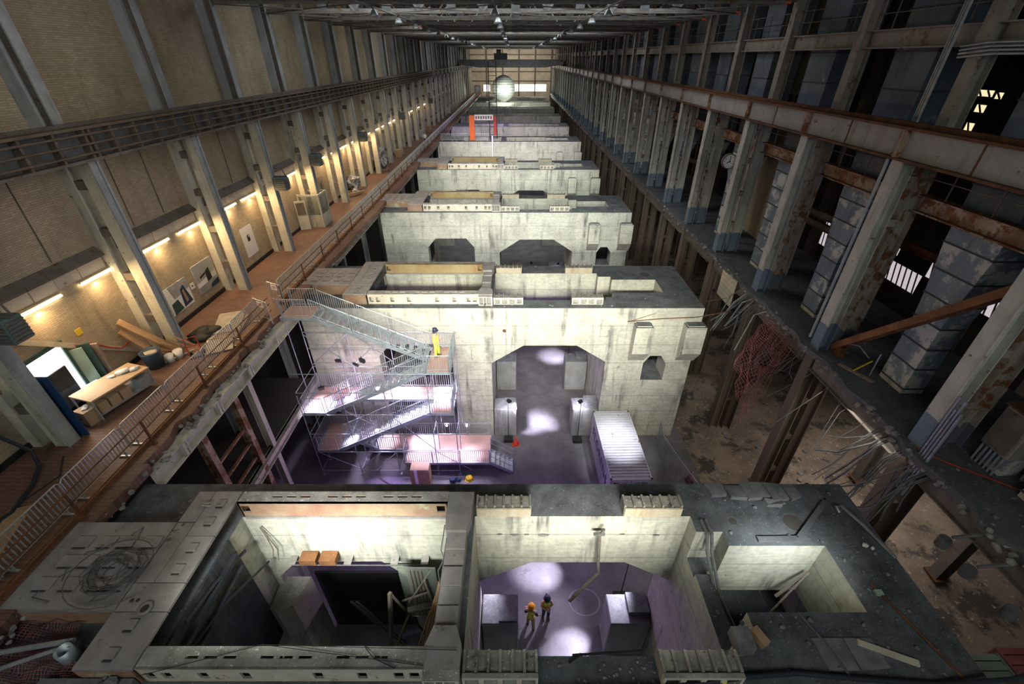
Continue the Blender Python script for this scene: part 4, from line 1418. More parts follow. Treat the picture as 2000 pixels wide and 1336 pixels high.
light_stand(-.35, 21.35, 3.5, 'floodlight on black pole beside the orange cone, left of the lit arch', (.6, .5))
light_stand(4.35, 21.3, 3.5, 'floodlight on black pole beside the shipping container', (-.5, .6))
light_stand(4.7, 30.6, 3.6, 'floodlight on thin pole glowing behind the lit arch', (-.6, -.3))
light_stand(5.15, 10.9, 3.9, 'twin-headed black floodlight stand behind the stepped plinth, near the two workers', (-.7, .4), True)
light_stand(1.9, 44.6, 3.2, 'small floodlight stand inside the third foundation arch, left one', (.4, .5))
light_stand(4.9, 44.4, 3.2, 'small floodlight stand inside the third foundation arch, right one', (-.4, .5))
for (x, y, z, tx, ty, tz, e, sp) in ((-.2, 21.5, 3.4, 1.35, 23.0, 0, 8500, 40), (4.2, 21.45, 3.4, 2.55, 22.9, 0, 3200, 26), (-.25, 21.25, 3.4, -.55, 22.2, 2.3, 700, 70), (4.1, 21.25, 3.4, 4.55, 22.3, 2.3, 800, 70), (4.4, 30.4, 3.5, 3.5, 31.3, 0, 4200, 44),
                                     (4.1, 11.6, 3.4, 1.35, 12.15, 0, 7000, 30), (4.8, 10.6, 3.7, 4.3, 9.4, 2.6, 900, 60), (4.4, 10.5, 3.4, 2.45, 8.6, 0, 5000, 30), (-.9, 10.5, 3.6, -1.4, 9.3, 2.6, 400, 90),
                                     (2.9, 13.5, 6.0, 1.3, 9.8, 0, 1500, 40)):  # last spot is added to brighten the workers, no stand carries it
    light('stand_and_fill_spot', 'SPOT', (x, y, z), (tx, ty, tz), e, (.84, .80, 1.0), .12, spot=sp, blend=1.0)
for (x, y, z, e) in ((-5, 15.0, 3.5, 190), (2, 15.5, 4, 130), (1.2, 25, 5.5, 110), (2, 12, 4.5, 110), (1.5, 31, 5, 140), (-3.3, 76, 11.8, 70), (-3, 96, 12, 260), (-11, 92, 12, 120)):
    light('violet_wash_light', 'POINT', (x, y, z), None, e, (.42, .22, 1.0), .6)  # added unseen points for the violet ambient
for (x, y, z, e) in ((-9.5, 19.6, 6.0, 210), (-6, 19.6, 6.2, 230), (-8.5, 19.2, 3.0, 40), (-3.0, 19.5, 3.4, 30)):
    light('pink_wash_light', 'POINT', (x, y, z), None, e, (1.0, .66, .98), .5)  # added unseen points that tint the concrete face pink
for (x, y, z, tx, ty, tz, e, sp) in ((6.2, 17.2, 6.5, 6.4, 18.6, 2.5, 330, 50), (5.6, 19.5, 6.2, 6.2, 19.8, 2.5, 120, 50)):
    light('container_flood_light', 'SPOT', (x, y, z), (tx, ty, tz), e * 5, (.93, .94, 1.0), .1, spot=sp, blend=.9)
# added unseen white wash on the second foundation, no fixture carries it
light('foundation_wash_light', 'AREA', (0.5, 12.5, 14.6), (0.5, 22, 8.9), 1500, (1.0, 1.0, .84), 17, .8, spread=75)
light('pit_wash_light', 'AREA', (-5.2, 2.2, 14.0), (-5.2, 8.4, 9.2), 230, (.97, 1.0, .90), 5.0, .5, spread=36)  # added unseen strips that brighten the pit back walls
light('pit_wash_light', 'AREA', (2.2, 2.0, 13.4), (2.2, 8.4, 9.6), 150, (1.0, 1.0, .87), 5.0, .5, spread=38)
light('pit_wash_light', 'AREA', (7.5, 4.4, 13.0), (7.7, 7.6, 9.6), 50, (.95, 1.0, .95), 2.4, .4, spread=40)

t = thing('traffic_cone', 'orange-red traffic cone at the foot of the light stand by the low steps', 'cone', (.15, 21.0, 0))
b = MB(); b.lathe([(.2, .03), (.17, .06), (.03, .7), (.0, .71)], 14, (.15, 21.0, 0)); obj('cone_body', b, 'red', t, smooth=True)
b = MB(); b.box(-.1, .4, 20.75, 21.25, 0, .03); obj('cone_base', b, 'red', t)
t = thing('wooden_crate', 'tall tan wooden crate standing before the low stair deck', 'crate', (-5.6, 17.75, 0))
b = MB(); b.box(-6.15, -5.05, 17.45, 18.1, 0, 1.55); obj('crate_body', b, 'card', t)
for i in range(4):
    b = MB(); b.box(-6.17, -5.03, 17.42, 17.45, .03 + i * .385, .39 + i * .385); obj('front_plank', b, 'wood', t)
b = MB(); b.box(-5.92, -5.74, 17.40, 17.42, .02, 1.53); obj('paper_band', b, 'paper', t)
b = MB(); b.bar((-5.9, 16.75, .04), (-3.05, 16.9, .04), .14, .05)
tag(obj('floor_board', b, 'wood_pale', at=(-5.9, 16.75, .04)), 'pale narrow board lying on the pit floor before the crate', 'board')
b = MB(); b.rock((-3.75, 17.9, .2), .26, 5, .8); b.rock((-3.4, 17.95, .14), .2, 6, .7)
tag(obj('kit_bag', b, 'navy', at=(-3.75, 17.9, .1)), 'crumpled dark kit bag on the floor before the low deck', 'bag')
b = MB(); b.lathe([(.24, .0), (.24, .06), (.2, .2), (.1, .27), (0, .29)], 14, (-2.75, 18.05, 0)); b.lathe([(.28, 0), (.28, .03), (0, .04)], 14, (-2.75, 18.05, 0))
tag(obj('cable_drum', b, 'yellow', at=(-2.75, 18.05, 0)), 'small yellow drum on the floor beside the low deck steps', 'drum')
t = thing('mesh_fence', 'low grey mesh fence panels running beside the shipping container', 'fence', (9.6, 19.4, 0))
pts = [(9.75, 21.2), (9.55, 19.9), (9.95, 17.9), (10.4, 16.2)]
for i in range(3):
    (xa, ya), (xb, yb) = pts[i], pts[i + 1]
    b = MB(); b.tube([(xa, ya, 0), (xa, ya, 1.9), (xb, yb, 1.9), (xb, yb, 0)], .025, 5)
    f = obj('fence_panel', b, 'galv_blue', t)
    c = MB()
    for j in range(1, 14):
        g = j / 14
        c.tube([(xa + (xb - xa) * g, ya + (yb - ya) * g, .1), (xa + (xb - xa) * g, ya + (yb - ya) * g, 1.9)], .008, 3, False)
    for z in (.1, .5, .9, 1.3, 1.7):
        c.tube([(xa, ya, z), (xb, yb, z)], .008, 3, False)
    obj('mesh_wires', c, 'galv_blue', f, kind='stuff')

# floods under the low deck that throw the guardrail bars across the floor
for x in (-8.0, -5.2, -3.0):
    light('deck_flood_light', 'SPOT', (x, 19.3, 2.1), (x + .4, 14.5, 0), 500, (.55, .38, 1.0), .03, spot=95, blend=.6)
b = MB(); b.box(-8.15, -3.8, 9.75, 9.85, 0, 4.35)  # added sheet hides the lit floor and stands in for shade
tag(obj('shade_sheet', b, 'black', at=(-6, 9.8, 0)), 'added black sheet standing in for shade at the far side of the left pit', 'shade sheet')

# ================================================================== PEOPLE
def skin_mesh(name, pts, edges, root, mt, sub=2):
    me = bpy.data.meshes.new(name)
    me.from_pydata([p[:3] for p in pts], edges, [])
    o = bpy.data.objects.new('tmp', me)
    COL.objects.link(o)
    o.modifiers.new('s', 'SKIN')
    me.skin_vertices[0].data[0]
    for i, p in enumerate(pts):
        r = p[3]
        me.skin_vertices[0].data[i].radius = (r, r) if not isinstance(r, tuple) else r
        me.skin_vertices[0].data[i].use_root = (i == root)
    s = o.modifiers.new('u', 'SUBSURF')
    s.levels = sub
    dg = bpy.context.evaluated_depsgraph_get()
    out = bpy.data.meshes.new_from_object(o.evaluated_get(dg))
    out.name = name
    bpy.data.objects.remove(o, do_unlink=True)
    out.materials.clear()
    out.materials.append(m[mt])
    out.polygons.foreach_set('use_smooth', [True] * len(out.polygons))
    return out


def person(label, loc, rz, hat, vest, trousers, sleeve, pose, scale=1.0):
    """standing figure, z up, facing -y; pose: dict of elbow / hand positions"""
    t = thing('person', label, 'person', loc, None, rz)
    lf = pose.get('feet', ((.13, -.02), (-.12, .06)))
    P = [(0, 0, .95, .13), (0, 0, 1.12, .135), (0, -.01, 1.32, (.17, .12)), (0, 0, 1.46, .075), (0, -.01, 1.53, .055), (0, -.02, 1.66, .10), (0, -.03, 1.76, .07)]
    E = [(0, 1), (1, 2), (2, 3), (3, 4), (4, 5), (5, 6)]
    def chain(base, seq):
        last = base
        for q in seq:
            P.append(q)
            E.append((last, len(P) - 1))
            last = len(P) - 1
    for s, (fx, fy) in zip((1, -1), lf):
        chain(0, [(s * .09, 0, .88, .10), ((s * .10 + fx) / 2, fy - .04, .50, .065), (fx, fy, .10, .045), (fx, fy - .03, .045, .045), (fx, fy - .15, .035, .038)])
    for s, (el, ha) in zip((1, -1), pose['arms']):
        chain(3, [(s * .17, 0, 1.44, .065), (*el, .05), (*ha, .036)])
    piece('body', skin_mesh('body', P, E, 0, 'skin'), t)
    # five-fingered hands
    hb = MB()
    for s, (el, ha) in zip((1, -1), pose['arms']):
        d = (Vector(ha) - Vector(el)).normalized()
        sd = d.cross(Vector((0, 0, 1)))
        sd = sd.normalized() if sd.length > .1 else Vector((1, 0, 0))
        h = Vector(ha)
        hb.tube([h, h + d * .05, h + d * .09], [.03, .038, .034], 6)
        for k in range(4):
            o_ = sd * (.024 * (k - 1.5))
            L = (.062, .075, .07, .055)[k]
            hb.tube([h + d * .085 + o_, h + d * (.085 + L * .6) + o_, h + d * (.085 + L) + o_ - Vector((0, 0, .02))], [.010, .009, .007], 5)
        hb.tube([h + d * .03 + sd * .035, h + d * .065 + sd * .062, h + d * .09 + sd * .06], [.011, .010, .008], 5)
    me = hb.mesh('hands', 'skin', smooth=True)
    piece('hands', me, t)
    # trousers and boots
    Q = [(0, 0, .99, .142), (0, 0, .90, .14)]
    F = [(0, 1)]
    for s, (fx, fy) in zip((1, -1), lf):
        Q += [(s * .095, 0, .80, .108), ((s * .10 + fx) / 2, fy - .04, .50, .082), (fx, fy, .12, .068)]
        n = len(Q)
        F += [(1, n - 3), (n - 3, n - 2), (n - 2, n - 1)]
    piece('trousers', skin_mesh('trousers', Q, F, 1, trousers), t)
    bb = MB()
    for (fx, fy) in lf:
        bb.tube([(fx, fy + .05, .05), (fx, fy - .05, .06), (fx, fy - .17, .04)], [.055, .058, .045], 8)
        bb.tube([(fx, fy, .04), (fx, fy, .17)], [.06, .06], 8)
    piece('boots', bb.mesh('boots', 'boot', smooth=True), t)
    Q = [(0, 0, .90, .17), (0, 0, 1.12, .165), (0, -.01, 1.33, (.20, .155)), (0, 0, 1.46, .115)]
    v = piece('vest', skin_mesh('vest', Q, [(0, 1), (1, 2), (2, 3)], 1, vest), t)
    if vest == 'vest':
        tb = MB()
        tb.lathe([(.168, 1.02), (.170, 1.05)], 16)
        for s in (1, -1):
            tb.bar((s * .10, -.165, 1.06), (-s * .07, -.15, 1.40), .03, .02)
            tb.bar((s * .09, .150, 1.1), (s * .08, .125, 1.42), .05, .02)
        piece('vest_tape', tb.mesh('vest_tape', 'vest_tape'), v)
    # sleeves
    Q, F = [], []
    for s, (el, ha) in zip((1, -1), pose['arms']):
        n = len(Q)
        el, ha = Vector(el), Vector(ha)
        Q += [(s * .15, 0, 1.44, .078), (*el, .066), (*(el.lerp(ha, .45)), .055)]
        F += [(n, n + 1), (n + 1, n + 2)]
    for i in (0, 3):
        piece('sleeve', skin_mesh('sleeve', Q[i:i + 3], [(0, 1), (1, 2)], 0, sleeve), t)
    # face, hair and hard hat
    fb = MB()
    for s in (1, -1):
        fb.rock((s * .035, -.118, 1.665), .012, 1, 1)
    piece('eyes', fb.mesh('eyes', 'black'), t)
    fb = MB(); fb.tube([(0, -.115, 1.66), (0, -.138, 1.632), (0, -.118, 1.625)], [.010, .016, .012], 6)
    for s in (1, -1):
        fb.rock((s * .098, -.01, 1.65), .026, 2, 1)
    piece('nose_and_ears', fb.mesh('nose_and_ears', 'skin', smooth=True), t)
    fb = MB(); fb.bar((-.028, -.112, 1.592), (.028, -.112, 1.592), .012, .010); piece('mouth', fb.mesh('mouth', 'red'), t)
    if hat:
        hb = MB(); hb.lathe([(.135, 1.70), (.138, 1.74), (.12, 1.82), (.075, 1.87), (0, 1.885)], 18, (0, -.02, 0)); hb.lathe([(.165, 1.695), (.165, 1.71), (.12, 1.715)], 18, (0, -.035, 0))
        hb.box(-.018, .018, -.14, .10, 1.80, 1.875)
        piece('hard_hat', hb.mesh('hard_hat', hat, smooth=True), t)
        hb = MB(); hb.lathe([(.09, 1.56), (.115, 1.64), (.118, 1.70)], 14, (0, .012, 0)); piece('hair', hb.mesh('hair', 'black', smooth=True), t)
    else:
        hb = MB(); hb.rock((0, .0, 1.70), .125, 3, 1.0, 2); piece('hair', hb.mesh('hair', 'black', smooth=True), t)
    if pose.get('tail'):
        hb = MB(); hb.tube([(0, .10, 1.66), (.02, .19, 1.62), (.03, .20, 1.42)], [.03, .045, .02], 8); piece('ponytail', hb.mesh('ponytail', 'black', smooth=True), t)
    t.scale = (scale,) * 3
    return t


crossed = {'arms': (((.25, -.06, 1.20), (.02, -.20, 1.19)), ((-.25, -.06, 1.20), (-.04, -.21, 1.15))), 'feet': ((.12, 0), (-.12, .02)), 'tail': True}
hang = {'arms': (((.24, .02, 1.18), (.25, -.10, .95)), ((-.24, .02, 1.18), (-.25, -.08, .94))), 'feet': ((.12, -.06), (-.11, .07))}
reach = {'arms': (((.24, .0, 1.18), (.26, -.22, 1.05)), ((-.26, .02, 1.2), (-.33, -.10, 1.0))), 'feet': ((.15, -.08), (-.15, .10))}
person('person in navy hard hat and lime vest standing with folded arms on pit floor', (1.5, 10.05, 0), 0.15, 'hat_navy', 'vest', 'navy', 'skin', crossed, 1.04)
person('person in orange hard hat and khaki trousers walking on the lit pit floor', (.78, 9.65, 0), PI - .25, 'hat_orange', 'vest', 'khaki', 'sleeve', reach, 1.04)
person('person in lime jacket coming down onto the upper landing of the stair tower', (-4.25, 19.95, 8.0), PI / 2, 'hat_navy', 'vest', 'vest', 'vest', hang)
person('person in white shirt walking on the far gallery beside the crowd barriers', (-13.6, 73.0, ZW), .1, None, 'shirt_white', 'navy', 'shirt_white', hang)

# ================================================================== GALLERY THINGS
# fluorescent tubes under the sill strip
pt = None
for k in range(14):
    for q, dy in enumerate((2.5, 5.0) if k else (2.6, 5.25)):
        y = yk(k) + dy
        lb = 'glowing fluorescent tube on the brick wall, %s one of its pair in the %s bay' % (('nearer', 'farther')[q], ORD[k])
        if pt is None:
            pt = thing('tube_lamp', lb, 'lamp', (0, 0, 0), 'fluorescent tubes on the brick wall')
            b = MB(); b.box(-.06, 0, -.9, .9, .03, .09); obj('batten', b, 'paper', pt)
            b = MB(); b.tube([(0, -.88, 0), (0, .88, 0)], .035, 8); obj('tube', b, 'tube_on', pt, smooth=True)
            pt.location = (WX + .1, y, 14.68)
        else:
            dup(pt, (WX + .1, y, 14.68), lb)
for k in range(7):
    for dy in (2.5, 5.0):
        light('tube_glow', 'AREA', (WX + .22, yk(k) + dy, 14.62), (WX + 1.0, yk(k) + dy, 13.2), 125, (1.0, .66, .33), .1, 1.7)

# unit heaters bracketed off the columns
ph = None
for k, y, z in ((0, 10.95, 15.3), (3, 29.1, 15.2), (4, 35.15, 15.5), (6, 47.25, 15.4), (9, 65.4, 15.4), (13, 89.6, 15.4)):
    lb = 'grey-green louvred unit heater bracketed off the %s wall column' % ORD[k]
    if ph is None:
        ph = thing('unit_heater', lb, 'heater', (0, 0, 0), 'unit heaters on the wall columns')
        b = MB(); b.box(-.38, .38, -.3, .3, -.4, .4); obj('heater_case', b, 'teal_box', ph, bev=.03)
        for i in range(6):
            b = MB(); b.box(.38, .42, -.27, .27, -.34 + i * .115, -.28 + i * .115); obj('louvre', b, 'web', ph)
        for i in range(6):
            b = MB(); b.box(-.34, .34, -.34, -.3, -.34 + i * .115, -.28 + i * .115); obj('louvre', b, 'web', ph)
        b = MB(); b.bar((-.40, 0, .43), (.5, 0, .43), .06, .08); b.tube([(-.36, .1, .4), (-.36, .1, .9), (.2, .1, .9), (.35, .1, .40)], .035, 6); obj('bracket', b, 'web', ph)
        o = ph
    else:
        o = dup(ph, (0, 0, 0), lb)
    o.location = (-14.95, y, z)

# doorway in the first bay, green door standing open and blue curtain
b = MB(); b.box(WX, WX + .1, 11.85, 11.97, ZW, 13.25); b.box(WX, WX + .1, 13.3, 13.42, ZW, 13.25); b.box(WX, WX + .1, 11.85, 13.42, 13.2, 13.32)
d = struct('door_2', b, 'green_dark')
b = MB(); b.box(WX + .005, WX + .03, 11.97, 13.3, 12.45, 13.2); b.box(WX + .005, WX + .03, 13.08, 13.3, ZW, 12.45); obj('bright_opening', b, 'daylight', d)
b = MB(); b.box(WX + .005, WX + .06, 11.97, 13.06, ZW, 12.43); obj('blue_curtain', b, 'blue_black', d)
b = MB(); b.box(-16.3, -15.15, 11.2, 11.25, ZW + .02, ZW + 2.6)
tag(obj('blue_sheet', b, 'blue', at=(-15.2, 11.2, ZW)), 'tall deep blue panel standing just behind the nearest wall column', 'panel')
b = MB(); b.bar((WX + .04, 13.45, 11.75), (WX + .32, 13.72, 11.75), .06, 2.1); lf = obj('leaf', b, 'green_pale', d)
b = MB(); b.bar((WX + .04, 13.72, 11.78), (WX + .42, 13.95, 11.78), .08, 2.15); obj('leaf_edge', b, 'green_dark', d)
b = MB(); b.bar((WX + .06, 14.0, 11.7), (WX + .5, 14.15, 11.7), .1, 2.0)
tag(obj('brown_leaf', b, 'wood_grey', at=(WX + .3, 14.1, ZW)), 'dark brown board leaning on the brick wall beside the green door leaf', 'board')
light('doorway_light', 'AREA', (WX + .25, 12.6, 12.0), (-14.2, 12.4, ZW), 45, (.85, .93, 1.0), 1.2, 1.6)

# long slanting board, hoses
b = MB(); b.bar((WX + .08, 11.3, 14.7), (WX + .08, 16.2, 11.0), .07, .2)
tag(obj('slanting_board', b, 'wood_pale', at=(WX + .12, 11.5, 14.2)), 'long pale board fixed slanting across the brick wall above the work table', 'board')
b = MB(); b.tube([(WX + .1, 13.7, 12.9), (WX + .15, 14.3, 12.6), (WX + .12, 14.9, 12.0), (WX + .12, 15.3, 11.7), (WX + .15, 15.7, 11.75)], .03, 5)
tag(obj('red_hose', b, 'red', at=(WX + .1, 13.7, 12.9)), 'thin red-purple hose drooping along the brick wall behind the work table', 'hose')
b = MB(); b.tube([(WX + .3, 9.6, 12.8), (WX + .35, 9.9, 12.0), (WX + .9, 10.0, 11.2), (WX + 1.2, 9.7, 10.8), (WX + 1.6, 9.0, 10.76), (WX + 1.9, 8.0, 10.76), (WX + 1.5, 6.8, 10.76), (WX + .6, 5.5, 10.76)], .06, 7)
tag(obj('black_hose', b, 'rubber', at=(WX + .3, 9.6, 12.8)), 'thick black hose looping down the wall and across the tiles at the near column', 'hose')
b = MB(); b.tube([(-15.2, 10.2, 10.73), (-14.6, 9.4, 10.73), (-14.9, 8.4, 10.73), (-14.3, 7.4, 10.73), (-14.5, 6.2, 10.73), (-13.6, 5.2, 10.73)], .018, 5)
tag(obj('floor_cable', b, 'rubber', at=(-15.2, 10.2, 10.73)), 'thin dark cable wandering over the gallery tiles behind the near barriers', 'cable')
b = MB(); b.box(WX, WX + .02, 14.1, 14.35, 13.05, 13.3)
tag(obj('yellow_tag', b, 'yellow', at=(WX, 14.2, 13.1)), 'small yellow notice stuck on the brick wall above the slanting board', 'sign')
b = MB(); b.cyl((WX, 13.75, 12.45), .11, .03, 14, 'x')
tag(obj('red_disc', b, 'red', at=(WX, 13.75, 12.45)), 'round red disc sign low on the brick wall left of the work table', 'sign')
b = MB(); b.cyl((WX + .03, 13.75, 12.45), .045, .005, 10, 'x'); obj('disc_mark', b, 'paper', bpy.data.objects['red_disc'])

# work table with clutter
t = thing('work_table', 'low work table with metal frame, tan top and shelf of boxes on the gallery', 'table', (-15.2, 13.0, ZW))
def R4(x, y, z):      # table frame coordinates -> world
    c, s = math.cos(-.28), math.sin(-.28)
    return (-15.45 + x * c - y * s, 13.15 + x * s + y * c, ZW + z)
def rbox(b, x0, x1, y0, y1, z0, z1):
    return b.bar(R4((x0 + x1) / 2, y0, (z0 + z1) / 2), R4((x0 + x1) / 2, y1, (z0 + z1) / 2), x1 - x0, z1 - z0)
b = rbox(MB(), -.55, .55, -1.1, 1.1, .86, .92); obj('table_top', b, 'card', t)
b = rbox(MB(), -.5, .5, -1.05, 1.05, .16, .2); obj('lower_shelf', b, 'galv', t)
for x in (-.52, .52):
    for y in (-1.06, 1.06):
        b = rbox(MB(), x - .025, x + .025, y - .025, y + .025, 0, .86); obj('leg', b, 'galv', t)
for i in range(3):
    b = rbox(MB(), -.1, .42, -.95 + i * .42, -.6 + i * .42, .2, .6)
    tag(obj('storage_box', b, 'card', at=R4(.16, -.78 + i * .42, .2)), '%s brown box on the shelf under the work table' % ('nearest', 'middle', 'farthest')[i], 'box', 'boxes under the work table')
b = rbox(MB(), .1, .5, .55, 1.02, .2, .66)
tag(obj('blue_crate', b, 'galv_blue', at=R4(.3, .8, .2)), 'blue-grey crate at the far end of the work table shelf', 'crate')
b = MB(); b.rock(R4(-.05, .55, .99), .27, 9, .4, 2); b.rock(R4(.2, .8, .98), .2, 10, .4, 2); b.rock(R4(-.2, .2, .96), .15, 12, .35, 2)
tag(obj('crumpled_cloth', b, 'white', at=R4(0, .6, .92), smooth=True), 'crumpled white dust sheet heaped on the work table', 'cloth')
b = rbox(MB(), -1.0, -.62, -.4, .1, .3, .72)
tag(obj('white_carton', b, 'white', at=R4(-.8, -.2, .3)), 'white carton wedged between the work table and the brick wall', 'box')
t = thing('cardboard_box', 'open cardboard box with white paper inside at the near end of the work table', 'box', (-15.55, 12.05, ZW))
b = MB(); b.bar((-15.85, 12.0, ZW + .3), (-15.35, 11.85, ZW + .3), .45, .6); obj('box_body', b, 'card', t)
b = MB(); b.rock((-15.6, 11.95, ZW + .62), .2, 21, .4); obj('paper_fill', b, 'white', t)
b = MB(); b.bar((-15.84, 11.69, ZW + .35), (-15.55, 11.6, ZW + .35), .005, .08); obj('printed_mark', b, 'navy', t)

# leaning planks, bin and buckets beside the second column
b = MB(); b.bar((-16.5, 15.55, ZW + 1.7), (-15.75, 16.0, ZW + .02), .28, .08, (1, 0, 0))
tag(obj('leaning_plank', b, 'wood', at=(-16.2, 15.8, ZW)), 'brown plank leaning upright against the wall behind the dark bin', 'plank', 'planks leaning by the second column')
b = MB(); b.bar((-16.55, 15.7, ZW + 2.05), (-15.35, 16.5, ZW + .05), .1, .3, (0, 1, 0))
tag(obj('leaning_plank', b, 'wood', at=(-16.0, 16.1, ZW)), 'longer brown plank leaning diagonally beside the second wall column', 'plank', 'planks leaning by the second column')
t = thing('rubbish_bin', 'round dark blue bin full of scraps behind the work table', 'bin', (-15.55, 15.35, ZW))
b = MB(); b.lathe([(.3, 0), (.38, .75), (.4, .8), (.36, .8), (.33, .6)], 16, (-15.55, 15.35, ZW)); obj('bin_body', b, 'bin', t, smooth=True)
b = MB(); b.rock((-15.55, 15.35, ZW + .72), .3, 31, .35); obj('scraps', b, 'wood_pale', t)
for i, (x, y, r, wh) in enumerate(((-15.15, 15.7, .17, 'nearer the bin'), (-15.0, 16.05, .19, 'nearer the column'))):
    b = MB(); b.lathe([(r * .8, 0), (r, .38), (r * .9, .36)], 12, (x, y, ZW))
    tag(obj('white_bucket', b, 'white', at=(x, y, ZW), smooth=True), 'white plastic bucket on the tiles, %s' % wh, 'bucket', 'white buckets by the bin')
rr = random.Random(8)
for i in range(5):
    x, y = -16.1 + .25 * i, 15.9 + .1 * i
    b = MB(); b.bar((x, y, ZW + .55 + .1 * i), (x + .5, y + .35, ZW + .12 + .03 * i), .12, .05)
    tag(obj('scrap_lumber', b, 'wood', at=(x, y, ZW)), 'short offcut of lumber in the scrap pile at the second wall column', 'lumber', 'lumber offcuts at the second column')
b = MB(); b.bar((-15.6, 15.15, ZW + .04), (-14.7, 16.6, ZW + .04), .08, .05)
tag(obj('floor_batten', b, 'wood_pale', at=(-15.2, 15.9, ZW)), 'thin batten lying on the tiles in front of the bin', 'lumber')

# plywood sheets, black tarp, red barrow near the second barriers
for i, (x, y, w, l, rz, q, wh) in enumerate(((-14.3, 18.9, 1.2, 2.1, .35, 'wood_pale', 'topmost'), (-14.1, 18.6, 1.25, 2.3, .2, 'card', 'lower'), (-13.8, 17.1, 1.1, 1.6, .5, 'wood_pale', 'nearest the red barrow'))):
    b = MB(); c_, s_ = math.cos(rz), math.sin(rz); z = ZW + .16 - .06 * i if i < 2 else ZW + .06
    b.bar((x - s_ * -l / 2, y - c_ * l / 2, z), (x + s_ * -l / 2, y + c_ * l / 2, z), w, .04)
    tag(obj('plywood_sheet', b, q, at=(x, y, z)), 'pale plywood sheet lying on the gallery behind the barriers, %s' % wh, 'sheet', 'plywood sheets on the gallery')
b = MB()
for i, (x, y, r) in enumerate(((-15.1, 17.9, .6), (-14.7, 18.1, .5), (-14.9, 17.5, .45))):
    b.rock((x, y, ZW + .12), r, 50 + i, .4, 2)
tag(obj('black_tarp', b, 'tarp', at=(-14.9, 17.8, ZW), smooth=True), 'heaped black tarpaulin on the gallery tiles beside the plywood', 'tarpaulin')
t = thing('hand_trolley', 'red tubular hand trolley standing on the gallery behind the barriers', 'trolley', (-14.2, 16.2, ZW))
b = MB(); b.tube([(-14.5, 16.0, ZW + .1), (-14.55, 16.1, ZW + .9), (-14.2, 16.4, ZW + .9), (-14.1, 16.3, ZW + .1)], .025, 6); b.tube([(-14.52, 16.05, ZW + .5), (-14.15, 16.35, ZW + .5)], .02, 5); obj('trolley_frame', b, 'red', t)
b = MB(); b.bar((-14.5, 15.95, ZW + .05), (-14.05, 16.3, ZW + .05), .3, .04); obj('toe_plate', b, 'web', t)
for dx in (0, .42):
    b = MB(); b.lathe([(.1, -.03), (.1, .03)], 12, (-14.52 + dx, 16.1 + dx * .7, ZW + .1), 'x'); obj('wheel', b, 'rubber', t)
b = MB(); b.bar((-14.7, 8.2, ZW + .03), (-13.4, 4.6, ZW + .03), .55, .05)
tag(obj('plywood_sheet', b, 'wood', at=(-14, 6.5, ZW)), 'long orange-brown board on the tiles behind the nearest barriers', 'sheet')
b = MB(); b.box(-14.0, -13.5, 4.2, 4.7, ZW, ZW + .25)
tag(obj('tool_case', b, 'paper', at=(-13.8, 4.4, ZW)), 'small white tool case on the tiles behind the nearest barrier', 'case')

# posters pasted on the wall (their own loose compositions)
def poster(name, label, y0, y1, z0, z1, shapes, ground='paper'):
    t = thing(name, label, 'poster', (WX, (y0 + y1) / 2, z0), 'posters on the brick wall')
    b = MB(); b.box(WX, WX + .015, y0, y1, z0, z1); obj('sheet', b, ground, t)
    for i, (q, ps) in enumerate(shapes):
        b = MB(); b.prism([(y0 + (y1 - y0) * u, z0 + (z1 - z0) * v) for u, v in ps], 'x', WX + .015, WX + .018 + .002 * i); obj('printed_shape', b, q, t)
poster('poster', 'torn poster of dark blue shapes on the wall, nearest to the second column', 18.6, 20.3, 11.3, 12.7,
       [('galv', [(.3, .5), (1, .6), (1, 1), (.2, 1)]), ('navy', [(.55, .05), (.95, .1), (.8, .8), (.62, .7)]), ('wood', [(.68, .15), (.8, .2), (.75, .65), (.68, .6)]), ('green_dark', [(.1, 0), (.5, .05), (.4, .45), (.12, .4)])])
poster('poster', 'poster of a pale hall with a dark machine, in the third bay', 20.9, 22.6, 11.35, 12.9,
       [('galv', [(0, .38), (1, .5), (1, 1), (0, 1)]), ('galv_blue', [(0, 0), (1, 0), (1, .3), (0, .22)]), ('black', [(.5, .25), (.75, .3), (.72, .72), (.52, .62)]), ('black', [(.22, .48), (.5, .55), (.5, .62), (.22, .55)]), ('navy', [(.55, 0), (1, 0), (1, .2), (.6, .12)])])
poster('poster', 'small white square notice between the two large posters', 20.4, 20.7, 11.9, 12.2, [('navy', [(.35, .35), (.65, .35), (.65, .65), (.35, .65)])])
poster('poster', 'curling white sheet with a small black print, in the fourth bay', 25.9, 27.2, 11.4, 13.2, [('black', [(.4, .48), (.62, .5), (.62, .72), (.4, .7)]), ('paper', [(.52, .62), (.58, .62), (.58, .7), (.52, .7)])])
poster('poster', 'faded narrow poster with a dark stroke beyond the glass booth', 38.3, 39.6, 11.3, 13.4, [('black', [(.55, .2), (.7, .25), (.65, .8), (.52, .75)])], 'wood_grey')
rr = random.Random(5)
b = MB()
for i in range(26):
    y, z = rr.uniform(19.8, 23.2), rr.uniform(11.4, 12.7)
    b.bar((WX + .004, y, z), (WX + .004, y + rr.uniform(-.2, .2), z + rr.uniform(-.15, .2)), .004, .03)
tag(obj('scrawled_strokes', b, 'wood_grey', at=(WX, 21, 12)), 'scrawled brown pen strokes around the posters in the third bay', 'graffiti')
bpy.data.objects['scrawled_strokes']['kind'] = 'stuff'

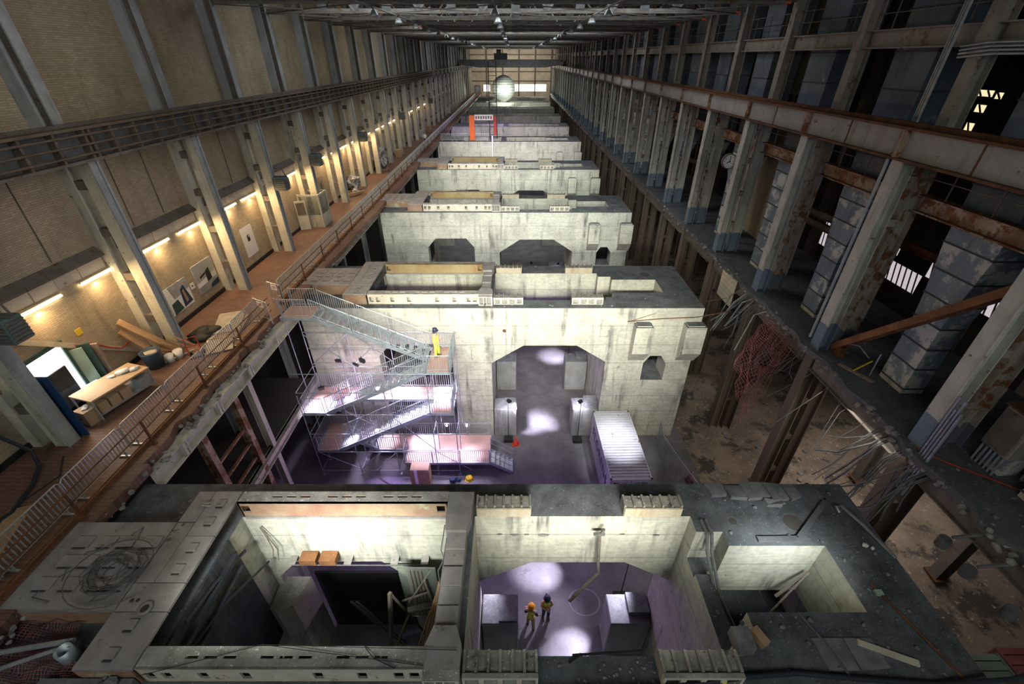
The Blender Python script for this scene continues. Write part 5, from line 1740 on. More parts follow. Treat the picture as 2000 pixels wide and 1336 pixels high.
# timekeeper's glass booth, wrapped pallets
t = thing('glass_booth', 'small cream booth with large windows standing on the gallery', 'booth', (-16.0, 34.9, ZW))
for x in (-16.55, -15.0):
    for y in (34.0, 35.6):
        b = MB(); b.box(x - .06, x + .06, y - .06, y + .06, ZW, ZW + 2.5); obj('post', b, 'cream', t)
for (x0, x1, y0, y1) in ((-16.5, -15.05, 33.97, 34.03), (-15.03, -14.97, 34.05, 35.55), (-16.5, -15.05, 35.57, 35.63)):
    b = MB(); b.box(x0, x1, y0, y1, ZW, ZW + .95); b.box(x0, x1, y0, y1, ZW + 2.35, ZW + 2.5); obj('panel', b, 'cream', t)
    b = MB(); b.box(x0 + (.02 if x1 - x0 < .1 else 0), x1 - (.02 if x1 - x0 < .1 else 0), y0 + (.02 if y1 - y0 < .1 else 0), y1 - (.02 if y1 - y0 < .1 else 0), ZW + .95, ZW + 2.35); obj('pane', b, 'glass', t)
b = MB(); b.bar((-16.6, 33.3, ZW + 1.1), (-15.9, 33.6, ZW + 1.1), .06, 2.2)
b2 = obj('open_door', b, 'cream', t)
b = MB(); b.bar((-16.52, 33.3, ZW + 1.6), (-15.98, 33.53, ZW + 1.6), .08, .9); obj('pane', b, 'web', b2)
for i, (x, y, s, h, q, lb) in enumerate(((-16.0, 45.2, .55, 1.5, 'film', 'plastic-wrapped pallet load on the gallery beside a wall column, nearer and lower one'), (-15.7, 55.2, .62, 2.3, 'film', 'tall shiny plastic-wrapped pallet load on the gallery, farther one'))):
    t = thing('wrapped_pallet', lb, 'pallet', (x, y, ZW), 'wrapped pallet loads')
    b = MB(); b.rock((x, y, ZW + h / 2 + .1), s * 1.25, 60 + i, h / 2 / s / 1.1, 2); obj('wrapped_load', b, q, t)
    b = MB(); b.box(x - s, x + s, y - s, y + s, ZW, ZW + .14); obj('pallet_base', b, 'wood', t)
b = MB(); b.rock((-15.6, 44.2, ZW + .3), .55, 71, .6, 2)
tag(obj('black_sack', b, 'film', at=(-15.6, 44.2, ZW)), 'shiny black sack slumped before the nearer wrapped pallet', 'sack')
for i in range(4):
    b = MB(); b.bar((-16.3 + .2 * i, 42.2 + .3 * i, ZW + .1 + .07 * i), (-15.2 + .2 * i, 43.6 + .2 * i, ZW + .1 + .07 * i), .2, .08)
    tag(obj('scrap_lumber', b, 'wood', at=(-16, 43, ZW)), 'lumber lying in a heap beside the nearer wrapped pallet', 'lumber', 'lumber by the wrapped pallet')
for i, y in enumerate((63.0, 80.5, 87.0, 118.0)):
    b = MB(); b.box(-15.9, -15.2, y, y + .8, ZW, ZW + .9 + .2 * (i % 2))
    tag(obj('stored_box', b, ('card', 'galv', 'wood', 'white')[i], at=(-15.5, y, ZW)), '%s box stored on the far gallery, %s' % (('brown', 'grey', 'wooden', 'white')[i], ('nearest', 'second', 'third', 'farthest')[i]), 'box')

# ================================================================== ON AND IN THE NEAREST FOUNDATION
# coil of cable on the plate deck
cp, rr = [], random.Random(3)
for i in range(240):
    a = i * .26
    r = .38 + .16 * math.sin(i * .071) + rr.uniform(-.04, .04)
    if i > 200:
        r = .38 + (i - 200) * .016
    cp.append((-10.45 + r * 1.25 * math.cos(a) + .1 * math.sin(i * .033), 6.25 + r * 1.1 * math.sin(a) + .08 * math.cos(i * .05), 10.74 + .06 * abs(math.sin(i * .21)) + .0004 * i))
b = MB(); b.tube(cp, .014, 5)
tag(obj('cable_coil', b, 'cable', at=(-10.45, 6.25, 10.72)), 'tangled coil of grey cable lying on the dusty steel plate deck', 'cable')
for i, q in enumerate(([(-10.7, 6.9, 10.735), (-10.75, 7.3, 10.735), (-10.6, 7.55, 10.735), (-10.5, 7.0, 10.74)], [(-11.1, 6.9, 10.735), (-11.6, 6.8, 10.735), (-11.75, 6.3, 10.735), (-11.55, 5.9, 10.735), (-11.2, 5.8, 10.735)], [(-10.9, 6.6, 10.735), (-11.4, 6.5, 10.735), (-11.9, 6.0, 10.735), (-12.0, 5.6, 10.735), (-11.5, 5.5, 10.735)], [(-10.0, 5.8, 10.735), (-10.2, 5.55, 10.735), (-10.5, 5.5, 10.735), (-10.3, 5.8, 10.735)])):
    b = MB(); b.tube(q, .012, 5)
    tag(obj('loose_cable', b, 'cable', at=q[0]), 'loose loop of grey cable on the plate deck, %s' % ('ending at the dark hole edge', 'on the gallery side of the coil', 'outermost toward the gallery', 'in front of the coil')[i], 'cable', 'loose cables round the coil')
# round valve cover and bolts on the plate deck
t = thing('valve_cover', 'round raised cover ring with dark centre on the steel plate deck', 'cover', (-9.0, 5.35, 10.71))
b = MB(); b.lathe([(.17, 0), (.17, .05), (.1, .05), (.1, .01)], 18, (-9.0, 5.35, 10.71)); obj('ring', b, 'deck', t, smooth=True)
b = MB(); b.cyl((-9.0, 5.35, 10.715), .09, .02, 14); obj('bore', b, 'deck_dark', t)
for i, x in enumerate((-9.48, -9.33)):
    b = MB(); b.cyl((x, 5.55, 10.71), .045, .012, 10)
    tag(obj('pipe_hole', b, 'deck_dark', at=(x, 5.55, 10.71)), 'small round hole in the plate deck beside the cover ring, %s' % ('farther', 'nearer')[i], 'hole', 'small holes in the plate deck')
b = MB(); b.box(-9.35, -9.1, 8.25, 8.4, 10.71, 10.76); b.box(-9.3, -9.15, 8.3, 8.36, 10.76, 10.8)
tag(obj('hinge_bracket', b, 'frame', at=(-9.2, 8.3, 10.71)), 'small dusty hinge bracket at the back corner of the plate deck', 'bracket')
# rusty net, pipes and rubble in the near-left hollow
for i, (x0, x1, y0, y1) in enumerate(((-13.2, -10.7, 4.4, 5.3), (-12.6, -9.9, 3.5, 4.4))):
    b = MB()
    nu, nv = 34, 16
    g = [[Vector((x0 + (x1 - x0) * u / nu, y0 + (y1 - y0) * v / nv, 10.2 + .22 * noise.noise(Vector((u * .22, v * .25, i * 9.1))))) for u in range(nu + 1)] for v in range(nv + 1)]
    for v in range(nv + 1):
        b.tube(g[v], .007, 3, False)
    for u in range(nu + 1):
        b.tube([g[v][u] for v in range(nv + 1)], .007, 3, False)
    tag(obj('safety_net', b, 'net', at=(x0, y0, 10.15)), 'crumpled dark red safety net in the near-left hollow, %s' % ('behind the loose pipes', 'in front of the loose pipes')[i], 'net')
b = MB(); b.tube([(-12.9, 4.35, 10.45), (-10.35, 4.75, 10.5)], .06, 8)
tag(obj('loose_pipe', b, 'conduit', at=(-12, 4.5, 10.4)), 'pale loose pipe lying over the red net, farther of two', 'pipe', 'loose pipes over the net')
b = MB(); b.tube([(-12.3, 3.95, 10.4), (-10.35, 4.7, 10.45)], .05, 8)
tag(obj('loose_pipe', b, 'conduit', at=(-11.5, 4.3, 10.4)), 'pale loose pipe lying over the red net, nearer of two', 'pipe', 'loose pipes over the net')
b = MB(); b.lathe([(.17, 0), (.17, .5), (.15, .5), (.15, .05)], 16, (-10.35, 4.5, 10.12))
tag(obj('steel_can', b, 'galv_blue', at=(-10.35, 4.5, 10.1), smooth=True), 'short blue-grey steel drum beside the plate deck corner', 'can')
b = MB(); b.box(-10.6, -8.5, 3.65, 4.05, 10.02, 10.35)
tag(obj('broken_sill', b, 'rubble', at=(-9.5, 3.8, 10.05)), 'broken concrete sill at the near edge left of the pierced rail', 'sill')
rr = random.Random(21)
for i in range(10):
    x, y = rr.uniform(-9.3, -8.5), rr.uniform(3.9, 4.5)
    b = MB(); b.rock((x, y, 10.42), rr.uniform(.05, .12), 400 + i, .7)
    tag(obj('rubble_stone', b, 'rubble', at=(x, y, 10.4)), 'rubble stone in the broken hollow beside the pierced rail', 'stone', 'rubble beside the pierced rail')
b = MB(); b.rock((-8.95, 4.2, 10.36), .22, 77, .5); 
tag(obj('rusty_lump', b, 'rust', at=(-8.95, 4.2, 10.3)), 'rusty lump in the broken hollow beside the pierced rail', 'scrap')

# left pit: brackets, boxes, pipe, steel frame, laths
for i, (x, wh) in enumerate(((-7.35, 'leftmost'), (-5.5, 'beside the wooden boxes'), (-3.95, 'third from the left'), (-2.95, 'nearest the spine'))):
    y = 8.35
    t = thing('wall_bracket', 'small steel bracket on the bright back wall of the left pit, %s' % wh, 'bracket', (x, y, 7.95), 'brackets in the left pit')
    b = MB(); b.box(x - .12, x + .12, y - .32, y, 7.95, 7.98); obj('bracket_plate', b, 'deck', t)
    b = MB(); b.prism([(y, 7.7), (y - .28, 7.95), (y, 7.95)], 'x', x - .02, x + .02); obj('gusset', b, 'rust', t)
for i, x in enumerate((-6.75, -6.1)):
    b = MB(); b.box(x - .27, x + .27, 7.98, 8.33, 7.99, 8.25)
    tag(obj('junction_box', b, 'rust_orange', at=(x, 8.1, 7.99)), 'rusty box on the brackets of the left pit, %s one' % ('farther from', 'nearer to')[i] + ' the spine', 'box', 'rusty boxes in the left pit')
b = MB(); b.tube([(-7.5, 8.2, 7.65), (-2.95, 8.2, 7.62), (-2.85, 8.1, 7.55), (-2.6, 7.6, 4.5)], .025, 6)
tag(obj('handrail_pipe', b, 'cable', at=(-7.5, 8.2, 7.6)), 'thin pipe along the arch top of the left pit', 'pipe')
t = thing('steel_trestle', 'tall rusty steel frame leaning in the left pit before the bright wall', 'frame', (-3.2, 7.0, 0))
for (p, q, w) in (((-3.75, 6.9, 8.4), (-4.0, 6.3, 5.5), .1), ((-4.0, 6.3, 5.5), (-3.2, 6.0, 2.0), .1), ((-3.75, 6.9, 8.4), (-3.1, 7.5, 4.0), .07), ((-2.85, 7.5, 8.0), (-2.5, 7.6, 3.5), .07), ((-4.0, 6.3, 5.5), (-3.4, 7.2, 6.7), .06), ((-3.6, 7.2, 7.3), (-2.75, 7.5, 7.3), .05), ((-3.4, 7.2, 7.2), (-2.6, 7.7, 8.3), .04)):
    b = MB(); b.bar(p, q, w, w); obj('frame_bar', b, 'web', t)
b = MB(); b.bar((-3.5, 7.2, 6.7), (-2.7, 7.45, 6.6), .16, .08); obj('cross_plate', b, 'frame', t)
b = MB(); b.box(-3.7, -2.5, 7.66, 7.7, 5.3, 8.4); obj('wire_panel', b, 'glass', t)
c = MB()
for i in range(4):
    c.tube([(-3.3 + .12 * i, 7.62, 5.4), (-3.3 + .12 * i, 7.62, 8.3)], .012, 4)
obj('rust_streak_bar', c, 'rust', t, kind='stuff')
rr = random.Random(6)
for i in range(7):
    x = -2.15 - .03 * i
    b = MB(); b.bar((x + rr.uniform(-.05, .05), 7.1 + .05 * i, 8.9 - .15 * i), (x - .55 - .06 * i, 5.6 + .06 * i, 4.6 + .2 * i), .035, .06)
    tag(obj('wooden_lath', b, 'wood', at=(x, 7, 8.8)), 'thin wooden lath leaning in the bundle against the pit spine', 'lath', 'laths leaning on the pit spine')
b = MB(); b.tube([(-2.05, 7.9, 10.3), (-2.2, 7.6, 9.5), (-2.1, 7.45, 9.3), (-2.3, 7.3, 8.9), (-2.25, 7.1, 8.3)], .02, 5)
tag(obj('bent_rod', b, 'cable', at=(-2.05, 7.9, 10.3)), 'bent steel rod hanging beside the pit spine', 'rod')
for i in range(2):
    b = MB(); b.bar((-6.2 + .2 * i, 8.5, 4.6), (-5.0 + .2 * i, 8.9, .1), .07, .07)
    tag(obj('leaning_post', b, 'web', at=(-5.8, 8.7, 0)), 'dim steel post leaning in the dark of the left pit, %s of two' % ('left', 'right')[i], 'post', 'posts leaning in the left pit')
b = MB(); b.prism([(-8.35, 8.6), (-7.35, 8.6), (-7.6, 7.6), (-8.1, 7.4), (-8.35, 7.5)], 'z', 4.4, 6.2)
tag(obj('concrete_pier', b, 'frame', at=(-7.6, 8, 4.4)), 'pale squared pier block in the left pit below the brackets', 'pier')
b = MB(); b.tube([(-8.35, 5.4, 9.95), (-8.3, 6.5, 9.75), (-8.25, 7.7, 9.3)], .05, 7); b.tube([(-8.3, 4.9, 9.3), (-8.15, 6.4, 9.0), (-8.0, 8.0, 8.2)], .04, 6)
tag(obj('pit_pipes', b, 'rubber', at=(-8.35, 5.4, 9.9)), 'dark pipes clipped along the gallery-side wall of the left pit', 'pipe')
b = MB(); b.tube([(-8.0, 8.3, 9.6), (-7.85, 8.2, 9.2), (-7.75, 8.1, 8.7), (-7.85, 8.05, 8.3)], .018, 4); b.tube([(-7.95, 8.3, 9.65), (-7.75, 8.15, 9.25), (-7.6, 8.1, 8.75), (-7.7, 8.05, 8.2)], .018, 4)
tag(obj('bent_rebar', b, 'web', at=(-8.0, 8.3, 9.6)), 'pair of bent reinforcing bars sticking from the bright back wall corner', 'rebar')
# middle pit: bent pipe on the back wall, painted circle on the floor
t = thing('bent_pipe', 'bent rusty pipe hanging down the back wall of the middle pit', 'pipe', (2.7, 8.2, 9.6))
b = MB(); b.tube([(2.68, 8.1, 9.6), (2.8, 8.08, 8.0), (2.86, 8.06, 7.42), (2.7, 7.95, 7.35), (1.8, 7.2, 7.3)], .055, 8); obj('pipe_run', b, 'web', t)
b = MB(); b.bar((2.5, 8.1, 9.55), (2.85, 8.1, 9.55), .08, .08); b.bar((2.7, 8.1, 9.5), (2.8, 8.1, 9.8), .07, .07); obj('pipe_hook', b, 'cable', t)
b = MB()
n = 40
ring = []
for i in range(n):
    a = 2 * PI * i / n
    for r in (.70, .76):
        ring.append((3.42 + r * math.cos(a), 10.75 + r * .85 * math.sin(a), .006))
b.add(ring, [(2 * i, 2 * i + 1, (2 * i + 3) % (2 * n), (2 * i + 2) % (2 * n)) for i in range(n)])
tag(obj('painted_circle', b, 'chalk', at=(3.42, 10.75, .006)), 'thin pale circle marked on the lit pit floor', 'marking')
# right pit: pipes down the divider, cross pipe
for i in range(2):
    b = MB(); b.tube([(5.75 + .14 * i, 8.2, 10.12), (5.78 + .14 * i, 7.75, 10.1), (5.8 + .14 * i, 7.5, 9.6), (6.0 + .12 * i, 6.7, 8.6), (6.3 + .12 * i, 5.7, 8.2)], .05, 7)
    tag(obj('divider_pipe', b, 'cable', at=(5.8, 8, 10)), 'grey pipe running down the divider between the pits, %s of two' % ('left', 'right')[i], 'pipe', 'pipes down the divider')
b = MB(); b.tube([(8.0, 6.9, 8.2), (8.9, 7.2, 9.0)], .05, 6); b.tube([(7.2, 6.2, 7.9), (8.9, 7.2, 9.0)], .03, 6)
tag(obj('cross_pipe', b, 'web', at=(8, 6.9, 8)), 'dark pipe crossing the small right-hand pit', 'pipe')
for (x, y, r, z0, nm) in ((8.6, 8.17, .30, 8.62, 'large'), (6.75, 8.22, .13, 9.72, 'small')):
    b = MB(); b.lathe([(r - .004, TOP - z0), (r - .012, 0), (0, 0.0)], 20, (x, y, z0))  # dark liner paints the hole's shade over its pale lit sides
    tag(obj('hole_shade', b, 'deck_dark', at=(x, y, z0)), '%s round hole with painted dark shade in the dusty right-hand top of the near foundation' % nm, 'sleeve')
# dusty top on the right: cracked slabs, hatch outline, plank, block, stones
rr = random.Random(12)
sl = [[(7.0, 9.0), (7.5, 8.95), (7.55, 9.45), (6.9, 9.5)], [(7.55, 8.95), (8.25, 9.0), (8.2, 9.55), (7.5, 9.6)], [(8.3, 8.85), (8.85, 8.95), (8.8, 9.5), (8.25, 9.6)], [(8.05, 8.72), (8.5, 8.7), (8.55, 8.88), (8.0, 8.93)], [(8.9, 8.9), (9.3, 9.05), (9.2, 9.55), (8.85, 9.5)], [(6.4, 9.05), (6.9, 9.1), (6.85, 9.5), (6.3, 9.5)]]
for i, q in enumerate(sl):
    b = MB(); b.prism(q, 'z', 10.04, 10.12 + .05 * rr.random())
    for k in range(4, 8):
        b.v[k] += Vector((0, 0, rr.uniform(0, .09)))
    tag(obj('cracked_slab', b, 'rubble', at=(*q[0], 10.05)), 'broken slab piece at the cracked back edge of the near foundation', 'slab', 'broken slab pieces on the near foundation')
for i in range(60):
    x, y = rr.uniform(6.0, 10.6), rr.choice([rr.uniform(4.2, 5.5), rr.uniform(7.6, 9.2), rr.uniform(6.6, 7.4) if x > 9.2 else rr.uniform(8.2, 9.2)]) if False else 0
pts_ = []
while len(pts_) < 70:
    x, y = rr.uniform(5.7, 10.7), rr.uniform(3.8, 9.4)
    if 5.9 < x < 9.2 and 5.5 < y < 7.5 or (x < 6.4 and y > 7.2 and y < 8) or (abs(x - 8.6) < .4 and abs(y - 8.17) < .4):
        continue
    pts_.append((x, y))
for i, (x, y) in enumerate(pts_):
    r = rr.uniform(.02, .07) * (1.5 if i % 9 == 0 else 1)
    b = MB(); b.rock((x, y, TOP + r * .4), r, 600 + i, .7)
    tag(obj('rubble_stone', b, 'rubble', at=(x, y, TOP)), ('%s loose stone on the dusty foundation top ' + ('behind the small pit' if y > 7.4 else 'in front of the small pit' if y < 5.6 else 'right of the small pit')) % ('larger' if i % 9 == 0 else 'small'), 'stone', 'loose stones ' + ('behind' if y > 7.4 else 'in front of' if y < 5.6 else 'right of') + ' the small pit')
pts_ = []
for i in range(60):
    x, y = rr.uniform(.6, 3.3), rr.uniform(3.7, 4.55)
    r = rr.uniform(.02, .05)
    b = MB(); b.rock((x, y, TOP + r * .4), r, 800 + i, .7)
    tag(obj('rubble_stone', b, 'edge_rubble', at=(x, y, TOP)), 'pale chip of concrete on the near rim of the middle pit', 'stone', 'pale chips on the near rim')
b = MB(); b.bar((8.35, 4.88, TOP + .05), (9.5, 4.42, TOP + .05), .13, .07)
tag(obj('loose_plank', b, 'wood_pale', at=(8.9, 4.6, TOP)), 'pale plank lying askew on the dusty near-right foundation top', 'plank')
b = MB(); b.bar((5.92, 5.15, TOP + .1), (6.08, 4.78, TOP + .1), .22, .2)
tag(obj('wood_block', b, 'wood', at=(6.0, 5.0, TOP)), 'short squared wooden block beside the near right bearing seat', 'block')
b = MB(); b.box(5.3, 5.72, 4.62, 5.1, TOP, TOP + .35)
tag(obj('concrete_stub', b, 'rubble', at=(5.5, 4.85, TOP)), 'grey squared stub beside the wooden block at the divider', 'block')
for i, (q) in enumerate(([(7.35, 4.3), (8.05, 4.3), (8.05, 4.98), (7.3, 4.98)], [(8.1, 4.3), (8.8, 4.35), (8.75, 4.98), (8.08, 4.98)])):
    b = MB(); b.prism(q, 'z', TOP, TOP + .03)
    tag(obj('floor_plate', b, 'rubble', at=(*q[0], TOP)), 'flat grey plate let into the near-right top, %s the askew plank' % ('left of', 'under')[i], 'plate', 'flat plates on the near-right top')
b = MB(); b.tube([(7.3, 5.55, TOP + .04), (7.55, 4.9, TOP + .04), (7.85, 3.75, TOP + .04)], .03, 6)
tag(obj('surface_conduit', b, 'cable', at=(7.3, 5.5, TOP)), 'thin conduit running over the dusty top from the small pit', 'conduit')
b = MB()
kp = [(7.2, 7.58), (8.42, 7.6), (10.05, 8.95), (9.72, 9.58)]
for (xa, ya), (xb, yb) in zip(kp, kp[1:]):
    b.bar((xa, ya, TOP + .04), (xb, yb, TOP + .04), .15, .08)
tag(obj('floor_kerb', b, 'slab', at=(8.4, 7.6, TOP)), 'dark dusty angled kerb around the round hole on the near foundation', 'kerb')
b = MB(); b.tube([(9.65, 6.3, TOP + .04), (10.0, 5.2, TOP + .04), (10.35, 4.0, TOP + .04)], .03, 6)
tag(obj('surface_conduit', b, 'rust', at=(9.65, 6.2, TOP)), 'rusty conduit near the outer right edge of the near foundation', 'conduit')
b = MB(); b.tube([(10.2, 8.5, TOP + .02), (10.15, 8.65, TOP + .12), (10.3, 8.65, TOP + .14), (10.6, 8.0, TOP + .08), (10.85, 7.0, TOP + .05)], .05, 7)
tag(obj('hooked_pipe', b, 'conduit', at=(10.2, 8.5, TOP)), 'grey hooked pipe lying along the outer edge of the near foundation', 'pipe')
b = MB(); b.rock((10.25, 7.4, TOP + .05), .09, 91, .6); b.rock((10.4, 7.3, TOP + .05), .07, 92, .6)
tag(obj('white_rag', b, 'white', at=(10.3, 7.35, TOP)), 'small white rag beside the hooked pipe', 'rag')
b = MB(); b.box(9.62, 9.8, 5.98, 6.12, TOP, TOP + .08)
tag(obj('green_carton', b, 'green_pale', at=(9.7, 6.05, TOP)), 'tiny green carton at the corner of the small pit', 'carton')
# thick black cable across the bottom, wires on the rail
b = MB(); b.tube([(-.6, 3.6, 10.35), (1.0, 3.75, 10.32), (3.0, 3.82, 10.3), (5.2, 4.12, 10.2), (6.5, 4.22, 10.14), (8, 4.1, 10.14), (9.6, 4.0, 10.14), (11.2, 4.05, 10.3), (13.8, 4.4, 10.9)], .055, 8)
tag(obj('thick_cable', b, 'rubber', at=(-.6, 3.6, 10.3)), 'thick black cable sweeping across the near edge of the foundation', 'cable')
b = MB(); b.tube([(-8.2, 3.95, 10.74), (-5.7, 4.52, 10.85), (-1.3, 4.45, 10.75)], .008, 4); b.tube([(-5.7, 4.52, 10.85), (-2.0, 4.15, 10.74)], .008, 4); b.tube([(-3.4, 4.52, 10.74), (-3.1, 4.25, 10.85), (-2.6, 4.1, 10.74)], .012, 4)
tag(obj('loose_wires', b, 'black', at=(-8.2, 3.95, 10.74)), 'thin dark wires strung over the slotted front rail', 'wire')
b = MB(); b.tube([(1.4, 4.6, TOP + .05), (3.1, 4.68, TOP + .1)], .03, 5); b.tube([(1.3, 4.45, TOP + .05), (1.6, 4.62, TOP + .06)], .03, 5)
tag(obj('steel_rod', b, 'black', at=(2, 4.6, TOP)), 'black steel rod lying along the near lip of the middle pit', 'rod')
b = MB(); b.rock((4.75, 4.05, 10.25), .09, 55, .6)
tag(obj('yellow_glove', b, 'yellow', at=(4.75, 4.0, 10.2)), 'bright yellow glove stuffed in the near right bearing seat', 'glove')

# ================================================================== RIGHT-HAND SIDE
# diagonal rusty brace
t = thing('diagonal_brace', 'long orange-rusted diagonal brace between two right-hand columns', 'brace', (15.2, 16.7, 10.8))
b = MB(); b.ibeam((14.69, 16.55, 10.95), (14.69, 11.0, 16.8), .42, .28, .04, up=(1, 0, 0)); obj('brace_body', b, 'rust_orange', t)
b = MB(); b.box(14.56, 14.82, 16.0, 16.6, 10.72, 11.2); obj('end_plate', b, 'rust', t)
# electrical cabinet with conduit rack
t = thing('electrical_cabinet', 'taupe electrical cabinet on blue legs beside the near right-hand column', 'cabinet', (15.9, 9.9, ZW))
b = MB(); b.box(15.35, 16.3, 9.35, 10.25, ZW + .75, ZW + 2.3); obj('cabinet_body', b, 'right_upper', t, bev=.03)
b = MB(); b.box(15.31, 15.35, 9.45, 10.15, ZW + .85, ZW + 2.2); obj('door', b, 'web', t)
b = MB(); b.box(15.3, 16.35, 9.3, 10.3, ZW + 2.3, ZW + 2.36); obj('cap', b, 'rust', t)
for i in range(6):
    b = MB(); b.tube([(15.42, 9.45 + .14 * i, ZW), (15.42, 9.45 + .14 * i, ZW + .75)], .035, 6); obj('conduit_leg', b, 'galv_blue', t)
b = MB(); b.box(15.6, 16.2, 9.4, 10.2, ZW, ZW + .7); obj('plinth', b, 'duct', t)
t = thing('switch_rack', 'open dark switch rack on pale legs behind the taupe cabinet', 'rack', (16.6, 9.1, ZW))
for x in (16.2, 17.0):
    for y in (8.78, 9.22):
        b = MB(); b.bar((x, y, ZW), (x, y, ZW + 2.0), .08, .08); obj('leg', b, 'galv_blue', t)
for z in (.9, 1.4, 1.95):
    b = MB(); b.box(16.15, 17.05, 8.74, 9.26, ZW + z, ZW + z + .06); obj('shelf', b, 'right_upper', t)
b = MB(); b.box(16.3, 16.9, 8.8, 9.2, ZW + .96, ZW + 1.3); obj('switch_box', b, 'duct_dark', t)
# conduits strapped to the near column, drooping cables from the torn floor edge
for i in range(4):
    b = MB(); b.tube([(13.85 - .02 * i, 10.35 - .12 * i, 9.0), (13.85 - .02 * i, 10.35 - .12 * i, 13.2 - .4 * (i % 2))], .045, 6)
    tag(obj('column_conduit', b, 'conduit', at=(13.85, 10.3 - .12 * i, 9.0)), 'vertical conduit beside the near right-hand column, %s' % ('closest to it', 'second', 'third', 'outermost')[i], 'conduit', 'conduits beside the near column')
rr = random.Random(31)
for i in range(46):
    y = rr.uniform(9.6, 12.2) if i < 26 else rr.uniform(12, 24)
    x0 = 13.75
    x1, y1, z1 = x0 - rr.uniform(.3, 1.7), y + rr.uniform(-.9, .9), rr.uniform(7.0, 9.6)
    b = MB()
    b.tube([(x0 + .3, y, 10.44), (x0 - .15, y + .1, 9.95 - .4 * rr.random()), ((x0 + x1) / 2 - .2, (y + y1) / 2, (9.9 + z1) / 2 - rr.uniform(0, .6)), (x1, y1, z1)], rr.choice([.014, .02, .03, .04]) if i < 26 else rr.choice([.01, .015]), 5)
    tag(obj('torn_conduit', b, 'torn' if i % 3 else 'cable', at=(x0, y, 9.8)), ('%s torn conduit in the tangle below the near right-hand column' if i < 26 else '%s torn conduit hanging between the near and second right-hand columns') % ('Pale' if i % 3 else 'Dark'), 'conduit', ('%s conduits in the near tangle' if i < 26 else '%s conduits between the right-hand columns') % ('pale' if i % 3 else 'dark'))
for i in range(8):
    y = 22.2 + rr.uniform(-1.6, 1.8)
    b = MB(); b.tube([(13.85, y, 10.44), (13.3, y + .2, 9.8 + rr.uniform(-.5, .3)), (13.1 - rr.random(), y + rr.uniform(-.6, .6), 8.2 + rr.uniform(-.5, .5))], .035, 5)
    tag(obj('torn_conduit', b, 'conduit' if i % 2 else 'torn', at=(13.7, y, 10)), 'bent pale conduit dangling by the far columns at the torn floor edge', 'conduit', 'bent pale conduits by the far columns')
b = MB()
nu, nv = 22, 26
g = [[Vector((13.6 - 1.1 * (v / nv) + .25 * noise.noise(Vector((u * .3, v * .2, 1))), 17.6 + 2.6 * u / nu + .3 * noise.noise(Vector((u * .2, v * .3, 5))), 10.3 - 5.2 * (v / nv) * (1 - .55 * u / nu))) for u in range(nu + 1)] for v in range(nv + 1)]
for v in range(nv + 1):
    b.tube(g[v], .012, 3, False)
for u in range(nu + 1):
    b.tube([g[v][u] for v in range(nv + 1)], .012, 3, False)
tag(obj('safety_net', b, 'net', at=(13.6, 17.6, 10.2)), 'dull red net draped from the broken floor edge down past the columns', 'net')
for i in range(14):
    y = 17.2 + rr.uniform(-.4, 1.6)
    b = MB(); b.tube([(13.7, y, 10.5), (13.3 - .5 * rr.random(), y + rr.uniform(-.5, .5), 10.3 + rr.uniform(-.6, .3))], .01, 4)
    tag(obj('bent_rebar', b, 'rust', at=(13.7, y, 10.4)), 'bent reinforcing bar poking from the torn floor above the red net', 'rebar', 'bent bars above the red net')
for i, (x, y, L) in enumerate(((13.6, 7.6, .9), (13.55, 6.7, 1.1), (13.7, 5.6, .7))):
    b = MB(); b.tube([(x + .3, y, 10.3), (x - .5, y + .1, 10.0)], .05, 6); b.cyl((x - .65, y + .1, 9.6), .16, .34, 12)
    tag(obj('hanging_fixture', b, 'cable', at=(x, y, 9.7)), 'dark hanging fixture under the torn floor edge, %s' % ('farthest from the camera', 'middle one', 'nearest the camera')[i], 'fixture', 'fixtures under the torn floor')
b = MB(); b.tube([(13.85, 10.6, 10.8), (14.0, 10.3, 10.76), (14.4, 9.9, 10.74), (15.3, 9.2, 10.74), (16.2, 8.4, 10.74)], .022, 5)
tag(obj('red_cable', b, 'red', at=(13.85, 10.6, 10.75)), 'thin red cable lying over the dark right-hand floor', 'cable')
# small bent rails and yellow stake at the torn edge by the second column
b = MB(); b.tube([(14.6, 16.2, ZW), (14.6, 16.2, ZW + .7), (14.9, 15.6, ZW + .9), (15.1, 15.1, ZW + .6)], .03, 5)
tag(obj('bent_rail', b, 'conduit', at=(14.6, 16.2, ZW)), 'bent grey rail at the foot of the second right-hand column', 'rail')
b = MB(); b.bar((14.55, 15.0, ZW), (14.9, 14.7, ZW + .75), .06, .04)
tag(obj('yellow_stake', b, 'yellow', at=(14.55, 15.0, ZW)), 'yellow-painted stake at the broken floor beside the diagonal brace', 'stake')
for i, (x, y) in enumerate(((15.1, 14.7), (17.5, 15.2), (17.0, 20.5), (17.8, 19.2), (18.2, 12.5))):
    b = MB(); b.tube([(x, y, ZW), (x, y, ZW + 1.1)], .03, 6)
    tag(obj('floor_stake', b, 'galv_blue', at=(x, y, ZW)), 'short blue-grey post on the dark floor %s' % ('beside the near duct foot', 'behind the near duct', 'beyond the second duct', 'right of the second duct', 'behind the taupe cabinet')[i], 'post', 'short posts on the dark floor')
b = MB(); b.bar((14.3, 15.5, ZW + .03), (14.9, 14.2, ZW + .03), .18, .05)
tag(obj('floor_board', b, 'wood_grey', at=(14.5, 15, ZW)), 'grey board lying at the torn edge beside the yellow stake', 'board')
